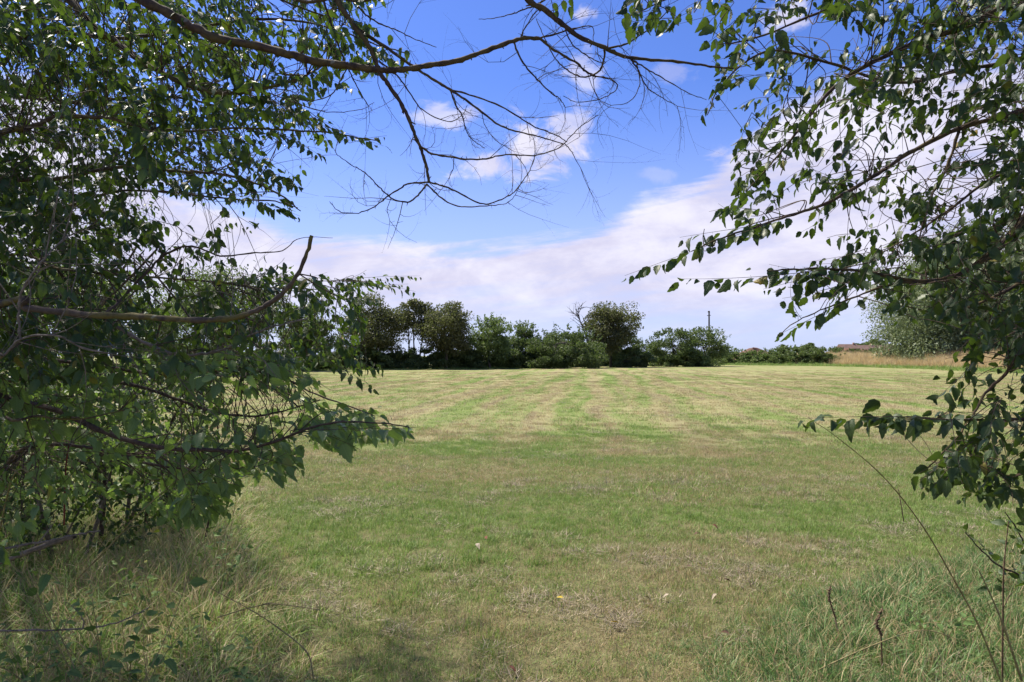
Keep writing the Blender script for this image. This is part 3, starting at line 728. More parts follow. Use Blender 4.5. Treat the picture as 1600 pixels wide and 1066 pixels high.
def pole_heap_houses():
    d = 112; e = empty('utility_pole', ((1108 - 800) / F * d, d, 0), 'plain wooden utility pole rising above the hawthorn bushes', 'pole')
    x = e.location.x; top = P(1108, 488, d).z
    t = Tubes(); t.add([Vector((x, d, -.2)), Vector((x, d, 4)), Vector((x + .03, d, top))], [.17, .15, .12], 10); t.build('pole', M_barkfar, e)
    c = Tubes(); c.add([Vector((x, d, top - .02)), Vector((x, d, top + .22))], [.19, .15], 10); c.build('pole_cap', M_barkfar, e); c = Tubes(); c.add([Vector((x - .32, d, top - .55)), Vector((x + .32, d, top - .5))], [.05, .05], 6); c.build('crossbar', M_barkfar, e)
    # soil heap
    V, Fc = [], []; n = 36; d = 150; cx = (1176 - 800) / F * d
    for j in range(9):
        for i in range(n):
            a = 2 * math.pi * i / n; rr = (1 - j / 8.0)
            hgt = 3.5 * (1 - rr ** 1.5) * (0.88 + 0.12 * math.sin(a * 3 + 1)) + rnd.uniform(-.12, .12) - 0.05
            V.append((cx + math.cos(a) * 8.2 * rr * (1 + .1 * math.sin(2 * a)), d + math.sin(a) * 5 * rr, hgt if j else -0.2))
    for j in range(8):
        for i in range(n): a = j * n + i; b = j * n + (i + 1) % n; Fc.append((a, b, b + n, a + n))
    m = flat_material('red_soil', (0.12, 0.065, 0.05), (0.22, 0.13, 0.095), 1.2, 0.95)
    tag(link('soil_heap', np_mesh('soil_heap', V, Fc, m)), 'mound of reddish brown soil behind the scrub right of the pole', 'soil heap')
    # distant houses
    brick = flat_material('far_brick', (0.20, 0.11, 0.08), (0.27, 0.15, 0.11), .8); tile = flat_material('far_tile', (0.13, 0.085, 0.07), (0.20, 0.13, 0.10), .8)
    glass = flat_material('far_glass', (0.05, 0.06, 0.08), (0.08, 0.09, 0.11), 1.0, 0.15); white = flat_material('far_white', (0.6, 0.6, 0.58), (0.72, 0.72, 0.7), 1.0)
    def box(x0, x1, y0, y1, z0, z1):
        V = [(x, y, z) for z in (z0, z1) for x, y in ((x0, y0), (x1, y0), (x1, y1), (x0, y1))]
        return V, [(0, 1, 5, 4), (1, 2, 6, 5), (2, 3, 7, 6), (3, 0, 4, 7), (4, 5, 6, 7), (3, 2, 1, 0)]
    for px, wd, hh, lb in ((1329, 10, 6.6, 'long low brick house with brown roof, left of the far pair'), (1354, 13, 6.0, 'brick house with brown roof in the middle of the far row'), (1386, 10, 6.0, 'smaller brick house right in the far row of houses')):
        d = 400; x = (px - 800) / F * d
        e = empty('house', (x, d, 0), lb, 'house', 'brick houses on the skyline')
        V, Fc = box(x - wd / 2, x + wd / 2, d, d + 7, -.1, hh - 2.3 + 1.6); part('wall', V, Fc, brick, e)
        z0 = hh - .7; V = [(x - wd / 2 - .4, d - .4, z0), (x + wd / 2 + .4, d - .4, z0), (x + wd / 2 + .4, d + 7.4, z0), (x - wd / 2 - .4, d + 7.4, z0), (x - wd / 2 - .4, d + 3.5, z0 + 2.6), (x + wd / 2 + .4, d + 3.5, z0 + 2.6)]
        me = bpy.data.meshes.new('roof'); me.from_pydata([Vector(v) - e.location for v in V], [], [(0, 1, 5, 4), (2, 3, 4, 5), (0, 4, 3), (1, 2, 5), (3, 2, 1, 0)]); me.materials.append(tile)
        rf = link('roof', me, e)
        V, Fc = box(x + wd * .3, x + wd * .3 + .9, d + 3, d + 3.8, z0 + 1.5, z0 + 3.5); ch = link('chimney', np_mesh('chimney', np.array(V) - np.array(e.location)[None], Fc, brick), rf)
        for k in range(3):
            wx = x - wd * .32 + k * wd * .3
            for z in (1.0, 3.2):
                if z + 1.1 > hh - .8: continue
                V, Fc = box(wx - .6, wx + .6, d - .05, d + .05, z, z + 1.1); wn = part('window', V, Fc, white, e)
                V, Fc = box(wx - .5, wx + .5, d - .08, d - .052, z + .1, z + 1.0); link('pane', np_mesh('pane', np.array(V) - np.array(e.location)[None], Fc, glass), wn)
pole_heap_houses()

# ------------------------------------------------------------------ near leaves
def leaf_template(var, lobed=False):
    r = random.Random(900 + var)
    n = 8; V, UV, T = [], [], []
    fold = r.uniform(.10, .55); droop = r.uniform(.02, .6); asym = r.uniform(-.05, .05); wmax = r.uniform(.29, .37); twist = r.uniform(-.5, .5)
    V += [(-.22, 0, 0.02), (-.22, .012, .02)]; UV += [(0, 0, 0)] * 2
    rows = []
    for i in range(n + 1):
        f = i / n; wv = wmax * math.sin(math.pi * min(1, f ** 0.72)) ** 0.85 if 0 < f < 1 else 0.0
        if i == n: wv = 0
        zz = -droop * f * f
        row = []
        for s in (-1, 0, 1):
            if s == 0: row.append(len(V)); V.append((f, 0, zz)); UV.append((f, 0, 0))
            elif 0 < i < n:
                w2 = wv * (1 + asym * s) * (1.0 if i % 2 else 0.86)
                tw = twist * f * s * w2 * .5
                row.append(len(V)); V.append((f + (0.03 if i % 2 else -.01), s * w2 * math.cos(fold), zz + w2 * math.sin(fold) + tw + r.uniform(-.012, .012))); UV.append((f, s * w2, 0))
            else: row.append(row[0] if row else len(V))
        if i in (0, n):
            m = len(V) - 1; row = [m, m, m]
        rows.append(row)
    for i in range(n):
        a, b = rows[i], rows[i + 1]
        for k in (0, 1):
            q = [a[k], b[k], b[k + 1], a[k + 1]]; u = []
            for v in q:
                if v not in u: u.append(v)
            if len(u) == 4: T += [(u[0], u[3], u[2]), (u[0], u[2], u[1])]
            elif len(u) == 3: T.append((u[0], u[2], u[1]))
    T.append((0, 1, rows[0][0]))
    return np.array(V, dtype=np.float32), np.array(T, dtype=np.int32), np.array(UV, dtype=np.float32)
TEMPL = [leaf_template(i) for i in range(8)]
class Leaves:
    def __init__(s): s.L = []   # (pos, dir, normal, size, tint)
    def add(s, p, d, n, size, tint=None):
        s.L.append((p, d, n, size, rnd.random() if tint is None else tint))
    def frames(s):
        out = []
        for p, d, n, size, tint in s.L:
            x = d.normalized(); z = n - x * n.dot(x)
            if z.length < 1e-3: z = x.orthogonal()
            z.normalize(); y = z.cross(x); out.append((p, x, y, z, size, tint))
        return out
    def build(s, parent, mat, maxobj=300, stuffname='foliage'):
        fr = s.frames()
        score = []
        for i, f in enumerate(fr):
            pr = proj(f[0])
            ok = pr and -10 < pr[0] < 1610 and -10 < pr[1] < 1076
            score.append((f[4] / pr[2] * (0.35 + abs(f[3].dot((f[0] - Vector((0, 0, CH))).normalized()))) if ok else -1, i))
        score.sort(reverse=True); big = set(i for sc, i in score[:maxobj] if sc > 0)
        # meshes shared between alike leaves
        tl = [0.1, 0.35, 0.6, 0.85]; cache = {}
        groups = [[] for _ in TEMPL]
        for i, f in enumerate(fr):
            v = i % len(TEMPL)
            if i in big:
                tb = min(range(4), key=lambda k: abs(tl[k] - f[5])); tv = tl[tb]
                if f[5] > 0.975: tb, tv = 4, 1.0
                if (v, tb) not in cache:
                    V, T, UV = TEMPL[v]; cache[(v, tb)] = np_mesh('leaf', V, T, mat, tint=np.full(len(V), tv), uv=UV)
                o = bpy.data.objects.new('leaf', cache[(v, tb)]); scene.collection.objects.link(o); o.parent = parent
                p, x, y, z, size, _ = f; p = p - parent.location
                o.matrix_local = Matrix(((x.x * size, y.x * size, z.x * size, p.x), (x.y * size, y.y * size, z.y * size, p.y), (x.z * size, y.z * size, z.z * size, p.z), (0, 0, 0, 1)))
            else: groups[v].append(f)
        AV, AF, AT, AU = [], [], [], []; off = 0
        for v, g in enumerate(groups):
            if not g: continue
            V, T, UV = TEMPL[v]; n = len(g)
            B = np.array([[tuple(f[1]), tuple(f[2]), tuple(f[3])] for f in g]) * np.array([f[4] for f in g])[:, None, None]
            Pn = np.array([tuple(f[0]) for f in g]); W = np.einsum('vk,nkc->nvc', V, B) + Pn[:, None]
            AV.append(W.reshape(-1, 3)); AF.append((np.arange(n)[:, None, None] * len(V) + T[None]).reshape(-1, 3) + off)
            AT.append(np.repeat(np.array([f[5] for f in g]), len(V))); AU.append(np.tile(UV, (n, 1))); off += n * len(V)
        if AV:
            o = part(stuffname, np.concatenate(AV), np.concatenate(AF), mat, parent, tint=np.concatenate(AT), uv=np.concatenate(AU)); tag(o, kind='stuff')

def spray(T, LV, p, d, length, nleaf, size, keep, droop=0.35, r0=0.0013, tintr=(0, 1), hang=0.5, upn=0.6):
    """a leafy twig: alternate leaves along a drooping shoot"""
    seg = 6; pts = [p.copy()]; dd = d.normalized()
    wk = .11 if droop > .3 else .015; wob = Vector((rnd.gauss(0, wk), rnd.gauss(0, wk), rnd.gauss(0, wk)))
    for i in range(seg):
        dd = (dd + wob + Vector((0, 0, -droop * 0.12 * rnd.uniform(0, 2)))).normalized(); pts.append(pts[-1] + dd * length / seg)
    last = 0
    side0 = rnd.choice((-1, 1)); kept = 0
    base_t = rnd.uniform(*tintr)
    for i in range(nleaf):
        f = (i + 0.6) / nleaf; k = min(seg - 1, int(f * seg)); q = pts[k].lerp(pts[k + 1], f * seg - k)
        t = (pts[k + 1] - pts[k]).normalized(); sd_ = t.cross(Vector((0, 0, 1)))
        if sd_.length < .1: sd_ = Vector((1, 0, 0))
        sd_.normalize(); s = side0 * (1 if i % 2 else -1)
        ld = t * rnd.uniform(.25, .8) + sd_ * s * rnd.uniform(.4, 1.0) + Vector((0, 0, -hang * rnd.uniform(0.2, 1.8))) + Vector((rnd.gauss(0, .2), rnd.gauss(0, .2), rnd.gauss(0, .2)))
        ld.normalize(); st = q + ld * size * .22
        pr = proj(q + ld * size * .5)
        if pr and not keep(pr[0], pr[1]): continue
        nn = Vector((rnd.gauss(0, .45), rnd.gauss(0, .45) - .15, upn + rnd.gauss(0, .3)))
        sz = size * rnd.uniform(.5, 1.2) * (1.0 if f < .85 else .75)
        tt = min(1, max(0, base_t * .5 + rnd.random() * .5)); 
        if rnd.random() < .018: tt = 1.0
        LV.add(st, ld, nn, sz, tt); kept += 1; last = k + 1
    if kept > 1 and kept > nleaf * .3:
        pp = pts[:last + 1] if last + 1 >= 2 else pts[:2]
        T.add(pp, [r0 * (1 - .6 * i / seg) for i in range(len(pp))], 4)
    return kept

def branch(name, pts, w0, w1, parent, mat, store=None, wig=0.0015, sides=8, lump=.12, spurs=0):
    """main limb given as (px, py, depth); widths w0..w1 in photo pixels"""
    pw = [P(*p) if len(p) == 3 and not isinstance(p, Vector) else p for p in pts]
    sm = smooth_line(pw, 6)
    if wig:
        sm = [p + Vector((rnd.gauss(0, wig), rnd.gauss(0, wig), rnd.gauss(0, wig))) if 0 < i < len(sm) - 1 else p for i, p in enumerate(sm)]
    n = len(sm); rad = []
    for i, p in enumerate(sm):
        f = i / (n - 1); d = max(1.2, p.y); rad.append((w0 * (1 - f) + w1 * f) / F * min(d, 4.5) * .5 * (1 + .10 * math.sin(i * 1.7 + w0) + rnd.uniform(-.06, .1)))
    t = Tubes(); t.add(sm, rad, sides, lump)
    for _ in range(spurs):
        i = rnd.randrange(1, n - 1); v = Vector((rnd.gauss(0, 1), rnd.gauss(0, .5), rnd.gauss(0, 1))).normalized()
        t.add([sm[i], sm[i] + v * (rad[i] + rnd.uniform(.006, .02))], [rad[i] * .6, rad[i] * .2], 4)
    t.build(name, mat, parent)
    if store is not None:
        for i in range(0, n): store.append((sm[i], rad[i], (sm[min(i + 1, n - 1)] - sm[max(i - 1, 0)]).normalized()))
    return sm, rad

def connect(T, store, p, r, maxd=.7, inside=None):
    """thin twig from the nearest limb to a spray root"""
    best = min(store, key=lambda s: (s[0] - p).length_squared + (0.15 if s[1] < r else 0))
    dd = (best[0] - p).length
    if dd > maxd or dd < 0.03: return
    a = best[0]; mid = a.lerp(p, .45) + best[2] * dd * rnd.uniform(-.1, .3) + Vector((rnd.gauss(0, .16), rnd.gauss(0, .16), rnd.gauss(0, .14) + .05)) * dd
    if inside is not None:
        q = proj(mid); q2 = proj(a)
        if q and q2 and not (inpoly(q[0], q[1], inside) and inpoly(q2[0], q2[1], inside)): return
    pts = smooth_line([a, mid, p], 6); n = len(pts)
    ra = min(best[1] * .7, r * (1.0 + .8 * dd)); r = r * .6
    T.add(pts, [ra + (r - ra) * i / (n - 1) for i in range(n)], 4)

# ------------------------------------------------------------------ left tree
def left_tree():
    e = empty('tree', (-3.75, 3.6, 0), 'leafy tree overhanging from the left with a mossy limb ending in a snapped upright stub', 'tree')
    st = []
    trunk = [Vector((-3.75, 3.6, -.1)), Vector((-3.7, 3.65, 1.0)), Vector((-3.8, 3.6, 2.2)), Vector((-3.7, 3.5, 3.6)), Vector((-3.5, 3.3, 5.2)), Vector((-3.2, 3.0, 6.5))]
    sm = smooth_line(trunk, 5); t = Tubes(); t.add(sm, [0.16 - .11 * i / (len(sm) - 1) for i in range(len(sm))], 12, .05); t.build('trunk', M_bark, e)
    B = lambda pts, w0, w1, mat=M_bark, nm='branch': branch(nm, pts, w0, w1, e, mat, st)
    B([Vector((-3.72, 3.6, 1.6)), (0, 475, 2.6), (40, 482, 2.5), (140, 492, 2.45), (220, 495, 2.4), (300, 500, 2.35), (360, 498, 2.35), (400, 485, 2.35), (430, 468, 2.35), (455, 444, 2.35), (475, 408, 2.35), (487, 368, 2.35)], 12, 5.5)
    B([Vector((-3.7, 3.5, 4.2)), (60, -40, 3.4), (110, 0, 3.3), (150, 45, 3.2), (180, 65, 3.2), (215, 92, 3.15), (260, 118, 3.1), (290, 132, 3.1), (330, 145, 3.1), (365, 146, 3.1), (400, 140, 3.1), (440, 132, 3.1), (480, 118, 3.1)], 12, 4)
    B([Vector((-3.8, 3.6, 2.6)), (0, 207, 3.0), (30, 203, 3.0), (60, 195, 3.0), (85, 183, 3.0), (130, 182, 3.0), (180, 187, 3.0), (220, 198, 3.0), (300, 205, 3.1), (380, 200, 3.1), (470, 205, 3.1), (530, 210, 3.1), (590, 220, 3.1)], 9, 1.6)
    B([Vector((-3.8, 3.6, 2.2)), (0, 290, 3.3), (90, 280, 3.3), (180, 262, 3.3), (280, 268, 3.2), (360, 275, 3.1), (430, 300, 3.0), (470, 330, 3.0)], 8, 1.6)
    B([Vector((-3.8, 3.6, 2.4)), (0, 345, 3.5), (80, 330, 3.4), (180, 300, 3.3), (260, 300, 3.2), (350, 310, 3.1), (430, 315, 3.1), (465, 325, 3.0)], 6, 1.5)
    B([(160, 495, 2.85), (190, 468, 3.0), (225, 430, 3.1), (262, 396, 3.2), (300, 385, 3.2), (345, 400, 3.2), (400, 395, 3.2), (440, 392, 3.2), (470, 372, 3.2), (520, 372, 3.2)], 5, .7, M_twigd)
    B([(165, 500, 2.75), (215, 530, 2.8), (260, 550, 2.8), (300, 555, 2.8), (345, 548, 2.8), (380, 530, 2.8), (420, 512, 2.8), (480, 498, 2.9)], 6, 2.0, M_twigp)
    B([Vector((-3.7, 3.6, 1.3)), (-40, 565, 2.4), (0, 560, 2.4), (32, 530, 2.4), (90, 525, 2.4), (130, 545, 2.45), (170, 552, 2.45)], 5, 2.0, M_twigp)
    B([(32, 530, 2.4), (30, 500, 2.4), (33, 460, 2.4), (60, 415, 2.4), (85, 388, 2.45), (108, 368, 2.5)], 4, 2.0, M_twigp)
    B([Vector((-3.75, 3.6, 3.4)), (0, 60, 3.6), (80, 50, 3.6), (200, 60, 3.5), (320, 40, 3.5), (420, 30, 3.4), (500, 40, 3.3), (590, 70, 3.3), (640, 85, 3.3)], 8, 1.5)
    B([Vector((-3.7, 3.5, 4.4)), (60, -120, 3.8), (240, -90, 3.7), (360, -40, 3.5), (440, 0, 3.4), (520, 30, 3.4)], 10, 2)
    B([Vector((-3.75, 3.6, 1.9)), (0, 400, 3.6), (90, 420, 3.5), (200, 430, 3.5), (330, 440, 3.6), (430, 450, 3.7), (500, 440, 3.8), (560, 438, 3.9)], 5, .8)
    B([Vector((-3.6, 3.6, 3.0)), (0, 150, 4.2), (120, 160, 4.2), (250, 150, 4.1), (360, 170, 4.0), (450, 185, 3.9)], 7, 1.5)
    tw, lv = Tubes(), Leaves()
    # outline of the leaf mass in the picture and its sky gaps
    region = [(-80, -80), (560, -80), (640, -20), (560, 30), (640, 78), (642, 106), (560, 122), (520, 112), (505, 150), (470, 168), (520, 190), (560, 200), (606, 216), (604, 232), (545, 222), (505, 238), (440, 226), (478, 262), (475, 282), (440, 290), (478, 335), (430, 335), (400, 372), (360, 352), (340, 400), (440, 400), (470, 430), (560, 428), (655, 428), (650, 445), (565, 452), (575, 500), (560, 540), (590, 590), (570, 588), (530, 565), (480, 570), (420, 590), (-80, 600)]
    holes = [(30, 175, 55, 26, .8), (85, 238, 90, 20, .5), (340, 260, 90, 16, .4), (250, 325, 60, 24, .92), (330, 332, 90, 18, .85), (395, 20, 30, 20, .3), (300, 345, 40, 40, .85), (220, 300, 50, 14, .7), (210, 400, 40, 16, .5), (340, 215, 60, 18, .5), (290, 110, 50, 16, .15), (410, 110, 30, 20, .55), (430, 240, 40, 16, .7), (460, 100, 40, 15, .4),
             (450, 400, 50, 22, .9), (380, 385, 60, 20, .7), (100, 140, 50, 10, .4), (470, 520, 60, 25, .6), (350, 430, 60, 30, .6), (440, 350, 60, 60, .8)]
    def keep(x, y):
        if x < -60 or y < -60: return True
        if not inpoly(x, y, region): return False
        for hx, hy, rx, ry, a in holes:
            if ((x - hx) / rx) ** 2 + ((y - hy) / ry) ** 2 < 1 and rnd.random() < a: return False
        return True
    n = 0
    while n < 14500:
        px, py = rnd.uniform(-120, 600), rnd.uniform(-110, 590)
        if not inpoly(px + 20, py, region): continue
        if py < 420 and vnoise(px / 34.0, py / 26.0, 2.0) > .22 and rnd.random() < .75: continue
        if px > 300 and rnd.random() < (px - 300) / 380: continue
        if py > 360 and px > 160 and rnd.random() < .6: continue
        d = rnd.uniform(2.7, 4.6) if py < 380 else rnd.uniform(2.5, 5.2)
        p = P(px, py, d)
        near = min(st, key=lambda s: (s[0] - p).length_squared)
        if (near[0] - p).length > .9: continue
        dr = Vector((rnd.uniform(.0, 1.0), rnd.gauss(0, .5), rnd.gauss(0, .5) - .25))
        k = spray(tw, lv, p, dr, rnd.uniform(.2, .42), rnd.randint(11, 17), rnd.uniform(.042, .060), keep, droop=.6, hang=.65)
        if k > 3: connect(tw, st, p, .0022, .7, region)
        n += k
    # leafy tip sprays on the ends that reach out over the sky
    for tip in (((480, 190), (604, 222), 3.1), ((400, 262), (474, 285), 3.0), ((400, 315), (474, 332), 3.0), ((520, 440), (652, 432), 3.9), ((500, 450), (640, 440), 3.8), ((540, 436), (655, 428), 4.0), ((470, 470), (600, 455), 3.9), ((450, 520), (575, 500), 4.0), ((500, 455), (590, 470), 3.7), ((540, 60), (642, 90), 3.3), ((520, 95), (636, 104), 3.4), ((430, 205), (505, 235), 3.1), ((480, 110), (560, 140), 3.2), ((520, 520), (600, 580), 3.6), ((500, 560), (590, 595), 3.5)):
        (x0, y0), (x1, y1), d = tip; a, b = P(x0, y0, d), P(x1, y1, d - .1)
        spray(tw, lv, a, b - a, (b - a).length, 18, .048, lambda x, y: True, droop=.2, hang=.6)
    off = [q for q in st if (lambda r: r and r[0] < 10)(proj(q[0]))]; m = 0
    while m < 4000:
        q = rnd.choice(off); p = q[0] + Vector((rnd.gauss(0, .35), rnd.gauss(0, .35), rnd.gauss(0, .3))); pr = proj(p)
        if p.z < .5 or not pr or pr[0] > -20: continue
        m += spray(tw, lv, p, Vector((rnd.gauss(.3, 1), rnd.gauss(0, .8), rnd.gauss(-.3, .4))), rnd.uniform(.2, .4), 12, .055, lambda x, y: x < 0)
    # finer, farther leafage where the lower boughs thin out over the far trees
    n = 0
    while n < 950:
        px, py = rnd.uniform(330, 610), rnd.uniform(425, 585)
        if py < 425 + (px - 330) * .03 or rnd.random() < (px - 330) / 420 or (px > 560 and 455 < py): continue
        p = P(px, py, rnd.uniform(3.6, 5.2))
        k = spray(tw, lv, p, Vector((rnd.uniform(.2, 1), rnd.gauss(0, .4), rnd.gauss(0, .4))), rnd.uniform(.18, .34), 10, rnd.uniform(.045, .06), lambda x, y: keep(x, y) and rnd.random() < .85, droop=.5, hang=.6)
        if k > 2: connect(tw, st, p, .002, .9, region)
        n += k
    # the crown goes on above the picture and back over the photographer
    m = 0
    while m < 2200:
        p = Vector((rnd.uniform(-4.8, 1.6), rnd.uniform(-3.0, 3.6), rnd.uniform(3.3, 5.6)))
        pr = proj(p)
        if pr and pr[1] > -90: continue
        if (p - Vector((-2.0, .4, 4.3))).length > 3.2: continue
        dr = Vector((rnd.gauss(0, 1), rnd.gauss(0, 1), rnd.gauss(0, .3) - .1))
        m += spray(tw, lv, p, dr, rnd.uniform(.3, .6), 12, .075, lambda x, y: y < -60 or x < -60)
    # clutter of thin pale twigs
    tp = Tubes()
    for _ in range(130):
        s = rnd.choice(st)
        pr = proj(s[0])
        if not pr or pr[0] > 400: continue
        twig_rec(tp, s[0], s[2] + Vector((rnd.gauss(0, .5), rnd.gauss(0, .3), rnd.gauss(0, .8))), rnd.uniform(.25, .7), rnd.uniform(.0015, .003), 1, .6, .1, 5, False)
    tw.build('twigs', M_twigd, e, kind='stuff'); tp.build('dead_twigs', M_twigp, e, kind='stuff', label='pale bare twigs')
    lv.build(e, M_leafL, 300)
    return e
left_tree()

# ------------------------------------------------------------------ bare overhead tree
def bare_tree():
    e = empty('tree', (-4.2, 1.4, 0), 'tree with bare dark drooping branches crossing the sky from the top edge', 'tree')
    st = []
    T0 = [Vector((-4.2, 1.4, -.1)), Vector((-4.15, 1.5, 1.5)), Vector((-4.2, 1.7, 3.0)), Vector((-3.9, 2.0, 4.2)), Vector((-3.2, 2.4, 4.9)), Vector((-2.2, 2.7, 5.0))]
    sm = smooth_line(T0, 5); t = Tubes(); t.add(sm, [.15 - .08 * i / (len(sm) - 1) for i in range(len(sm))], 12, .05); t.build('trunk', M_barkbare, e)
    hub = Vector((-2.2, 2.7, 5.0))
    branch('limb', [hub, Vector((-1.4, 2.7, 4.3)), Vector((-.75, 2.7, 3.55)), P(500, -90, 2.7)], 26, 9, e, M_barkbare, None, sides=9)
    branch('limb', [hub, Vector((-1.2, 2.6, 4.9)), Vector((-.2, 2.5, 4.3)), P(760, -120, 2.6)], 24, 8, e, M_barkbare, None, sides=9)
    def B(pts, w0, w1, depth, sp=8, par=e, nm='branch', dz=0.0):
        n = len(pts)
        return branch(nm, [(x, y, depth + dz * i / n) for i, (x, y) in enumerate(pts)], w0, w1, e, M_barkbare, st, .001, 7, .10, sp)
    branch('branch', [hub, P(60, -160, 2.9), P(150, -50, 2.75)] + [P(x, y, 2.7) for x, y in [(215, -3), (262, 20), (300, 42), (345, 62), (400, 72), (450, 85), (500, 97), (545, 103), (580, 108), (610, 110), (640, 108), (672, 102), (715, 95), (748, 84), (790, 68), (815, 60), (843, 60)]], 17, 5.5, e, M_barkbare, st, .0012, 9, .12, 26)
    B([(843, 60), (868, 80), (900, 98), (915, 112), (935, 120)], 4.5, 2, 2.7)
    B([(843, 60), (880, 50), (905, 43), (925, 42), (928, 66)], 3, 1, 2.7)
    B([(803, 66), (815, 95), (835, 120), (860, 145), (875, 155), (883, 168)], 3.2, 1.2, 2.7)
    B([(813, 60), (820, 45), (838, 18), (850, 12)], 2.6, 1.0, 2.7)
    B([(500, -90), (525, -5), (545, 30), (572, 65), (585, 90), (592, 110), (605, 130), (625, 160), (640, 190), (650, 215), (660, 240), (667, 265), (670, 285)], 9, 4.2, 2.7, 10)
    B([(658, 230), (675, 240), (700, 245), (730, 249), (760, 248), (790, 242), (835, 243), (870, 233), (882, 224), (905, 200), (935, 180)], 3.4, 1.1, 2.7, 8, dz=-.2)
    B([(882, 224), (893, 238), (907, 262)], 1.6, .8, 2.55, 4)
    B([(670, 285), (640, 287), (625, 295), (605, 307), (590, 320), (560, 333), (530, 330), (515, 315)], 3.0, 1.0, 2.7, 8, dz=.3)
    B([(667, 288), (655, 303), (640, 315), (618, 313), (600, 300), (585, 285), (570, 270), (550, 258), (530, 245), (524, 237)], 3.0, .9, 2.7, 8, dz=-.3)
    B([(670, 285), (690, 290), (715, 300), (750, 318), (775, 315), (800, 303), (815, 285), (830, 262), (836, 235), (833, 215)], 3.0, .9, 2.7, 8, dz=.25)
    B([(667, 288), (690, 310), (720, 323), (755, 322), (790, 318), (805, 305)], 2.8, .9, 2.7, 6, dz=-.2)
    B([(530, 10), (560, 45), (600, 72), (640, 100), (680, 126), (703, 140), (740, 165), (775, 192), (800, 203), (840, 213), (880, 225)], 6, 1.6, 2.75, 14, dz=-.15)
    B([(703, 140), (740, 150), (790, 170), (830, 195), (870, 212), (886, 222)], 3, 1.3, 2.68, 8)
    B([(703, 140), (712, 165), (722, 180), (727, 200), (735, 215), (758, 232)], 2.8, .9, 2.68, 14)
    B([(592, 95), (620, 118), (640, 145), (660, 172), (700, 190), (722, 180), (730, 165)], 2.8, .9, 2.8, 8)
    B([(760, -120), (800, -40), (825, 0), (850, 15), (875, 35), (905, 58), (945, 75), (970, 87), (1000, 92), (1060, 97), (1110, 104), (1150, 107)], 11, 2.6, 2.6, 10)
    B([(945, 76), (943, 95), (935, 112), (915, 121), (890, 112), (868, 92), (852, 62), (838, 30)], 3.4, 1.2, 2.6, 6, dz=.3)
    B([(985, 92), (1000, 115), (1010, 135), (1030, 150), (1058, 166)], 2.6, .9, 2.6, 5)
    B([(985, 92), (1010, 108), (1040, 125), (1075, 145), (1104, 156)], 2.6, .9, 2.6, 5)
    B([(945, 76), (975, 70), (1000, 55), (1020, 40), (1045, 15)], 3.4, 1.6, 2.6, 5)
    B([(900, 98), (925, 118), (950, 122), (965, 135), (945, 152), (905, 160), (880, 150)], 2.6, .9, 2.7, 7)
    B([(995, 100), (1000, 130), (985, 158), (955, 165)], 2.0, .8, 2.6, 5)
    B([(880, 40), (895, 70), (925, 92), (945, 98), (930, 80)], 2.2, 1.0, 2.7, 6)
    B([(560, 10), (575, 26), (600, 40), (622, 48), (650, 62), (682, 74)], 3.0, 1.0, 2.75, 8)
    B([(495, -30), (505, 0), (515, 30), (530, 75), (543, 105), (555, 130), (575, 165)], 4, 1.4, 2.8, 7)
    B([(543, 105), (530, 130), (515, 150), (480, 158), (450, 150)], 2.4, .8, 2.8, 5)
    B([(400, -40), (470, 2), (520, -2), (560, 2), (600, -4), (625, -10)], 6, 2.5, 2.75, 7)
    B([(880, -30), (845, 5), (820, 14), (800, 22), (775, 28), (748, 30)], 3.0, .9, 2.7, 6)
    B([(420, 145), (460, 160), (510, 175), (560, 172), (585, 160)], 1.8, .7, 2.8, 6)
    tw = Tubes()
    vis = [s for s in st if (lambda q: q and 380 < q[0] < 1120 and -20 < q[1] < 320)(proj(s[0]))]
    for _ in range(110):
        s = rnd.choice(vis); 
        v = s[2] * rnd.uniform(.3, 1) + Vector((rnd.gauss(0, .6), rnd.gauss(0, .4), rnd.gauss(0, .7)))
        twig_rec(tw, s[0], v, rnd.uniform(.10, .34), min(s[1] * .6, .0017), 1, .7, -.05, 5, True)
    # leaning slender fans of twigs
    for x, y in ((575, 165), (590, 320), (524, 237), (883, 168), (905, 262), (935, 120), (1058, 166), (955, 165), (805, 305), (560, 333), (735, 215)):
        for _ in range(2):
            s = min(st, key=lambda s: (lambda q: (q[0] - x) ** 2 + (q[1] - y) ** 2)(proj(s[0])))
            twig_rec(tw, s[0], s[2] + Vector((rnd.gauss(0, .5), rnd.gauss(0, .4), rnd.gauss(0, .6))), rnd.uniform(.12, .3), .0012, 1, .5, .0, 5, True)
    tw.build('twigs', M_twigd, e, kind='stuff')
    lv = Leaves()
    for (x, y, d) in ((600, 85, 2.7), (612, 98, 2.7), (628, 82, 2.7), (636, 86, 2.7), (632, 98, 2.72), (585, 82, 2.7), (562, 68, 2.7), (575, 50, 2.7), (610, 62, 2.7), (548, 76, 2.7), (865, 12, 2.6), (880, 8, 2.6), (893, 4, 2.6), (872, 25, 2.6), (890, 18, 2.6)):
        lv.add(P(x, y - 8, d), Vector((rnd.gauss(0, .3), rnd.gauss(0, .3), -1)), Vector((rnd.gauss(0, .3), -1, .3)), .042, rnd.uniform(.6, .95))
    lv.build(e, M_leafR, 60)
bare_tree()

